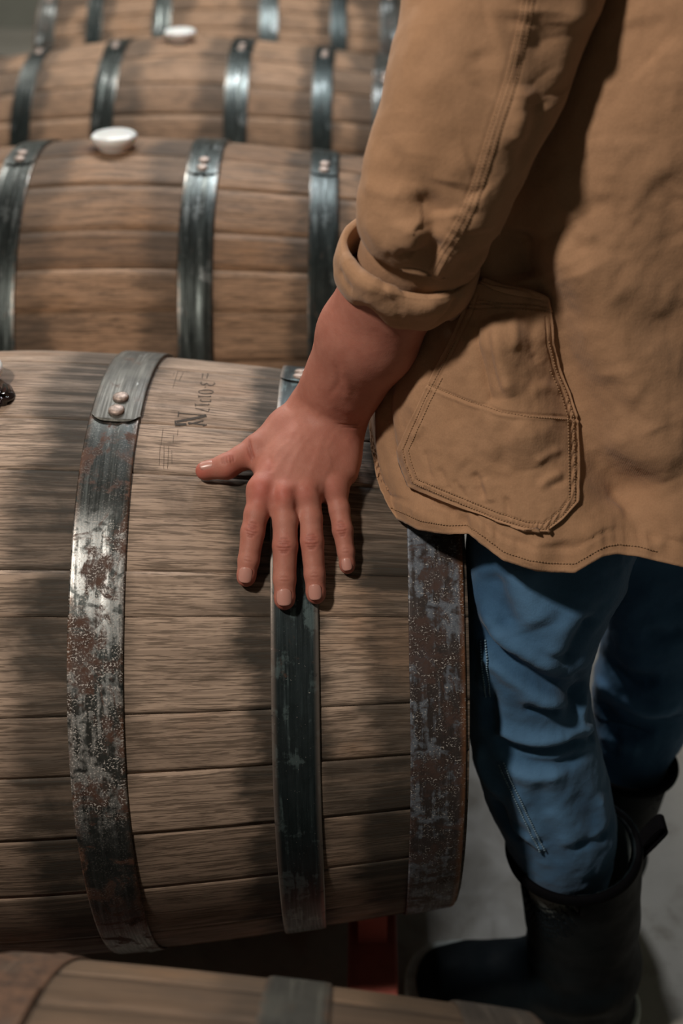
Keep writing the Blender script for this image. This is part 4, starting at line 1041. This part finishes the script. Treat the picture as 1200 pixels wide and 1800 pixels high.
# ---- rubber boots
def m_boot(name, c):
    t = NT(name); o = t.obj(); n = t.noise(o, 18, 4, .6); f = t.noise(o, 260, 3, .6)
    col = t.mix(t.step(n, .3, .7), c, tuple(x*.6 for x in c)); col = t.mix(t.mul(t.step(f, .6, .75), .25), col, (.009, .012, .014))
    return t.out(col, t.step(n, .3, .7, .5, .68), 0, t.bump(f, .15, .0006), spec=.07)
M_boot = m_boot('black_rubber', (.007, .0115, .0145)); M_trim = plain('matte_black_trim', (.003, .003, .004), .85, 0, .1, 80, .1, .05)
M_lining = plain('grey_green_boot_lining', (.16, .19, .18), .9, 0, .12, 200, .2); M_sole = plain('pale_rubber_sole', (.50, .55, .52), .6, 0, .15, 60, .2)
def boot(heel, toe_dir, top, r_top, detail=True):
    """heel: ankle point on the floor, toe_dir: unit xy, top: centre of the opening"""
    heel = np.array(heel, float); d = np.array((*toe_dir, 0.)); d /= np.linalg.norm(d); sd = np.array((-d[1], d[0], 0)); up = np.array((0, 0, 1.)); top = np.array(top, float)
    root = empty('boot', (0, 0, 0)); root.parent = person; root.location = (heel[0]-.60, heel[1]+.10, 0)
    P = lambda f, s, z: heel+d*f+sd*s+up*z
    lo = np.minimum(np.minimum(P(.26, -.08, 0), P(-.1, .08, 0)), top-.12)-.04; hi = np.maximum(np.maximum(P(.26, .08, .1), P(-.1, -.08, 0)), top+.12)+.04
    lo[2] = -.01; hi[2] = top[2]+.05
    B = SDF(lo, hi, .0028); ank = P(.005, 0, .115)
    B.cone(ank, top+up*.04, .060, r_top, .02); B.cone(P(-.008, 0, .055), ank, .047, .058, .03); B.cone(P(-.022, 0, .035), P(.03, 0, .05), .042, .045, .02)
    B.cone(P(.02, 0, .075), P(.095, 0, .056), .050, .043, .03); B.cone(P(.095, .006, .045), P(.150, .010, .042), .044, .040, .025); B.cone(P(.14, -.008, .040), P(.163, -.004, .038), .038, .034, .02)
    B.cone(P(.13, .018, .040), P(.153, .014, .038), .036, .034, .02)
    Pp = B.pts(tuple(slice(0, n) for n in B.n)); zz = Pp[..., 2]; ax = (top-ank)/np.linalg.norm(top-ank)
    solid = B.F.copy()
    cutd = (Pp-top.astype(np.float32))@(up*.97+d*.10+np.array([0, 0, 0])).astype(np.float32)        # opening slopes a little towards the toe
    B.F = np.maximum(solid, .024-zz)
    q = Pp-ank; tt = np.clip(q@ax/np.linalg.norm(top-ank), 0, 1.3); rr = np.linalg.norm(q-(q@ax)[..., None]*ax, axis=-1)-(.050+(r_top-.006-.050)*tt)
    B.F = np.maximum(np.maximum(B.F, cutd), -np.maximum(rr, -(q@ax)+.06)).astype(np.float32)
    V, Q = B.mesh(); V = laplace(V, Q, 3); 
    V += normals(V, Q)*((vnoise(V, 22, 81)*.004)*np.clip((.30-V[:, 2])/.1, 0, 1)+.0035*np.sin((V[:, 2]-.1)*95+(V-heel)@d*40)*np.exp(-((V[:, 2]-.12)/.05)**2)*np.clip(((V-heel)@d)*12+.6, 0, 1))[:, None]
    off = Matrix.Translation(tuple(-x for x in (heel[0], heel[1], 0)))
    me = mesh_np('boot_upper', V, Q); me.transform(off); link('boot_upper', me, M_boot, root)
    bv = BVHTree.FromPolygons(V.tolist(), [tuple(int(i) for i in f) for f in Q])
    # sole
    S2 = SDF(lo, hi*(1, 1, 0)+np.array([0, 0, .08]), .0028); Pp = S2.pts(tuple(slice(0, n) for n in S2.n)); n_ = S2.n
    g = solid[:n_[0], :n_[1], :]; zi = int((.038-B.org[2])/B.h); base = g[:, :, zi]-(.005+.009*np.clip((((Pp[:, :, 0]-heel)@d)-.10)/.06, 0, 1))
    F = np.maximum(np.maximum(base[:, :, None]+0*Pp[..., 2], Pp[..., 2]-.040), .0004-Pp[..., 2]); S2.F = F.astype(np.float32)
    V, Q = S2.mesh(); V = laplace(V, Q, 2); V[:, 2] = np.maximum(V[:, 2], 0); me = mesh_np('sole', V, Q); me.transform(off); link('sole', me, M_sole, root)
    # lining: inner tube just inside the shaft
    mb = MB(); cs = [ank+ax*.07, ank+(top-ank)*.6, top-ax*.004+up*0]; mb.tube(catmull(cs, 6), np.linspace(.044, r_top-.0085, 13), 40, False)
    LVv = np.array(mb.V); 
    me = mesh_np('lining', LVv, [f[::-1] for f in mb.F]); me.transform(off); link('lining', me, M_lining, root)
    return root, bv, off, ank, ax, top, d, sd
hl = at_y(1040, 1740, -.20); hl = np.array([hl[0], -.20, 0])
top_L = at_y(1007, 1484, -.190)
print('boot top L', top_L, 'heel', hl)
bootL, bvL, offL, ankL, axL, topL, dL, sL = boot((.625, -.172, 0), (-1, .16), top_L, 113*mpp(top_L))
top_R = at_y(1106, 1334, -.035)
bootR, bvR, offR, *_ = boot((.655, -.02, 0), (.05, 1), top_R, 80*mpp(top_R))
def rim(bt, top, r, d, off, name='rim_band'):
    mb = MB(); sdv = np.array((-d[1], d[0], 0)); pts = []
    n = np.array((0, 0, .97))+d*.10; n /= np.linalg.norm(n)
    u = np.cross(n, (0, 1, 0.)); u /= np.linalg.norm(u); w = np.cross(n, u)
    V = []; 
    for k in range(96):
        a = 2*PI*k/96; c = top+(u*math.cos(a)+w*math.sin(a))*(r-.0005)
        o = (u*math.cos(a)+w*math.sin(a))
        for q in range(10):
            b = 2*PI*q/10; V.append(c+o*.0042*math.cos(b)+n*(.007*math.sin(b)-.005))
    me = mesh_np(name, V, grid_faces(96, 10, 0, True)+[(95*10+j, 95*10+(j+1) % 10, (j+1) % 10, j) for j in range(10)]); me.transform(off); link(name, me, M_trim, bt)
rim(bootL, top_L, 113*mpp(top_L), dL, offL); rim(bootR, top_R, 80*mpp(top_R), np.array((.05, .99875, 0)), offR)
# pull loop at the back of the near boot
a = at_y(1118, 1480, -.19); pts = [a+np.array(p) for p in ((0, 0, -.03), (.002, 0, -.008), (.010, .002, .012), (.019, .003, .026), (.024, .003, .028), (.027, .003, .020), (.019, .002, .004), (.008, 0, -.014), (.004, 0, -.03))]
pc = catmull(pts, 5); V = []
for i, p in enumerate(pc):
    t = pc[min(i+1, len(pc)-1)]-pc[max(i-1, 0)]; t /= np.linalg.norm(t); n = np.cross(t, (0, 1, 0.)); n /= np.linalg.norm(n)
    for (yy, kk) in ((-.009, -.001), (.009, -.001), (.009, .001), (-.009, .001)): V.append(p+np.array([0, yy, 0])+n*kk)
me = mesh_np('pull_loop', V, grid_faces(len(pc), 4, 0, True)); me.transform(offL); link('pull_loop', me, M_trim, bootL, smooth=False)
# darker rectangular patch on the shaft
pp = []; nr = 12
for i in range(nr):
    for j in range(14):
        x = 946+(j/13)*(72)+0*i; y = 1538+i/(nr-1)*50+j/13*14; p = on_px(bvL, x, y, .0020); (pp.append(p if p is not None else (pp[-1] if pp else at_y(x, y, -.2))))
pp = np.array(pp).reshape(nr, 14, 3)
for _ in range(12): pp[1:-1, 1:-1] = (pp[:-2, 1:-1]+pp[2:, 1:-1]+pp[1:-1, :-2]+pp[1:-1, 2:])/4; pp[0, 1:-1] = (pp[0, :-2]+pp[0, 2:])/2; pp[-1, 1:-1] = (pp[-1, :-2]+pp[-1, 2:])/2
pp = pp.reshape(-1, 3); q_ = pp-ankL; q_ = q_-(q_@axL)[:, None]*axL; pp = pp+q_/np.linalg.norm(q_, axis=1)[:, None]*.0022
me = mesh_np('shaft_patch', pp, grid_faces(nr, 14)); me.transform(offL); o = link('shaft_patch', me, M_trim, bootL); md = o.modifiers.new('t', 'SOLIDIFY'); md.thickness = .0012; md.offset = 0
tag(o, 'darker rectangular patch on the boot shaft')
# ---------------------------------------------------------------- marks burnt into the main barrel
def ribbon(parent, polys, name, mat, w):
    mb = MB()
    for pl in polys:
        ww = w
        if isinstance(pl, tuple) and not isinstance(pl[0], tuple): ww, pl = pl
        P = np.array(pl, float)/8+np.array([250, 630]); Q = []
        for i in range(len(P)-1):
            k = max(1, int(np.linalg.norm(P[i+1]-P[i])/2)); Q += [P[i]+(P[i+1]-P[i])*q/k for q in range(k)]
        Q.append(P[-1]); Q = np.array(Q); T = np.gradient(Q, axis=0); T /= np.linalg.norm(T, axis=1)[:, None]+1e-9; Nn = np.stack([-T[:, 1], T[:, 0]], 1)
        V = []
        for q, n, in zip(Q, Nn):
            for s in (-1, 1):
                g = q+n*s*ww*.5; V.append(barrel_hit(g[0], g[1], .0006)[0])
        mb.add(V, grid_faces(len(Q), 2))
    me = mesh_np(name, mb.V, mb.F); me.transform(parent.matrix_world.inverted() if False else (Matrix.Translation(parent.location)@Matrix.Rotation(parent.rotation_euler.z, 4, 'Z')).inverted())
    return link(name, me, mat, parent)
ell = [(895+105*math.cos(a), 470+26*math.sin(a)) for a in np.linspace(0, 2*PI, 20)]
ribbon(B0, [[(852, 210), (840, 270)], [(925, 210), (905, 280)],
 [(832, 328), (818, 350), (845, 372), (890, 362), (905, 345)], [(905, 345), (935, 376), (985, 378), (1022, 356), (1005, 335)],
 [(880, 412), (890, 395)], ell, [(790, 535), (965, 537)], [(790, 516), (790, 552)], [(955, 522), (965, 537)],
 [(828, 572), (812, 590), (840, 608), (962, 604)], [(960, 580), (962, 612)], [(745, 654), (942, 652)], [(745, 632), (745, 676)], [(930, 636), (942, 652)],
 [(745, 702), (800, 712), (928, 748)], [(942, 702), (928, 750)]], 'stamped_code', M_ink, 1.35)
ribbon(B0, [(1.6, [(505, 768), (900, 800)]), (4.2, [(478, 890), (610, 866), (895, 806)]), (4.0, [(470, 928), (620, 925)]), (2.6, [(640, 905), (880, 935)]), (2.2, [(650, 925), (860, 875)]), (1.8, [(512, 748), (503, 822)]), (2.4, [(462, 872), (466, 942)]), (1.8, [(880, 786), (905, 822)]), (1.8, [(850, 950), (905, 930)])], 'stamped_letter', M_ink, 2)
M_scratch = NT('pencil_scratch').out((.09, .065, .045), .8)
ribbon(B0, [[(500, 180), (430, 410)], [(575, 190), (520, 310)], [(450, 190), (438, 240)], [(480, 175), (740, 192)]], 'scratch_marks', M_scratch, .55)
ribbon(B0, [[(290, 985), (262, 1220)], [(250, 1225), (235, 1500)], [(305, 1230), (300, 1550)], [(370, 1230), (355, 1550)], [(415, 1290), (415, 1480)], [(440, 1070), (430, 1180)], [(500, 1000), (492, 1080)]], 'scratch_marks', M_scratch, .55)
# glossy residue by the bung
rs = np.random.RandomState(2); V = []; n = 40; m = 9; c = np.array([-2., 692.])
for i in range(m):
    q = i/(m-1)
    for k in range(n):
        a = 2*PI*k/n; r = (1+.08*math.sin(3*a+1)+.04*math.sin(7*a))*q
        hgt = .0005+.0075*(1-q**3)*(1+.3*math.sin(5*a+q*6))
        V.append(barrel_hit(c[0]+27*r*math.cos(a), c[1]+25*r*math.sin(a), hgt)[0])
me = mesh_np('dark_residue', V, grid_faces(m, n, 0, True)); me.transform((Matrix.Translation(B0.location)@Matrix.Rotation(B0.rotation_euler.z, 4, 'Z')).inverted())
tag(link('dark_residue', me, M_wine, B0), 'dark glossy residue beside the bung')
# ---------------------------------------------------------------- steel barrel racks
def m_red():
    t = NT('dark_red_paint'); o = t.obj(); n = t.noise(o, 30, 5, .6); s = t.noise(o, 200, 3, .6)
    col = t.mix(t.step(n, .35, .7), (.42, .11, .085), (.34, .085, .065)); col = t.mix(t.mul(t.step(s, .62, .7), .5), col, (.20, .10, .06))
    return t.out(col, .5, 0, t.bump(s, .2, .0005))
M_red = m_red()
def rack(y0, y1, label, barrels, dz=0.0):
    root = empty('barrel_rack', (0, (y0+y1)/2, 0)); yc = (y0+y1)/2; tag(root, label, 'rack', 'red steel racks under the barrels')
    for s in (-1, 1):
        x0, x1 = sorted((s*.345, s*.402))
        MB().box((x0, y0-yc, .088+dz), (x1, y1-yc, .146+dz), .004).build('beam', M_red, root, False)
        for y in (y0+.07, y1-.07):
            MB().box((x0+.002, y-.03-yc, 0), (x1-.002, y+.03-yc, .0885+dz), .003).build('foot', M_red, root, False)
        for (bx, by, bz) in barrels:
            rr = float(prof(.373))+.001
            for q in (-1, 1):
                # curved saddle plate welded on the beam, holding the barrel from each side
                mb = MB(); V = []
                a0, a1 = .32, .62; yy = [math.sin(a)*rr for a in np.linspace(a0, a1, 7)]; zz = [bz-math.cos(a)*rr-.002 for a in np.linspace(a0, a1, 7)]
                for xx in (x0+.012, x1-.012):
                    for k in range(7): V.append((xx, by+q*yy[k]-yc, zz[k])); V.append((xx, by+q*yy[k]-yc, .1455+dz))
                F = [(k*2, k*2+2, k*2+3, k*2+1) for k in range(6)]+[(14+k*2, 14+k*2+1, 14+k*2+3, 14+k*2+2) for k in range(6)]+[(k*2, 14+k*2, 16+k*2, k*2+2) for k in range(6)]+[(0, 1, 15, 14), (12, 26, 27, 13)]
                mb.add(V, F).build('saddle', M_red, root, False)
    for y in (y0+.07, y1-.07):
        MB().box((-.346, y-.02-yc, .095+dz), (.346, y+.02-yc, .135+dz), .003).build('crossbar', M_red, root, False)
rack(-.45, 1.06, 'dark red steel rack beam showing below the barrel under the hand', [(0, 0, ZA), (0, .6758, ZA+.0207)])
rack(1.16, 2.60, 'dark red steel rack under the two farthest barrels', [(0, 1.535, ZA-.0255), (0, 2.2, ZA+.0023)], -.02)
rack(-1.30, -.55, 'dark red steel rack under the blurred nearest barrel', [(0, -.775, ZA)])
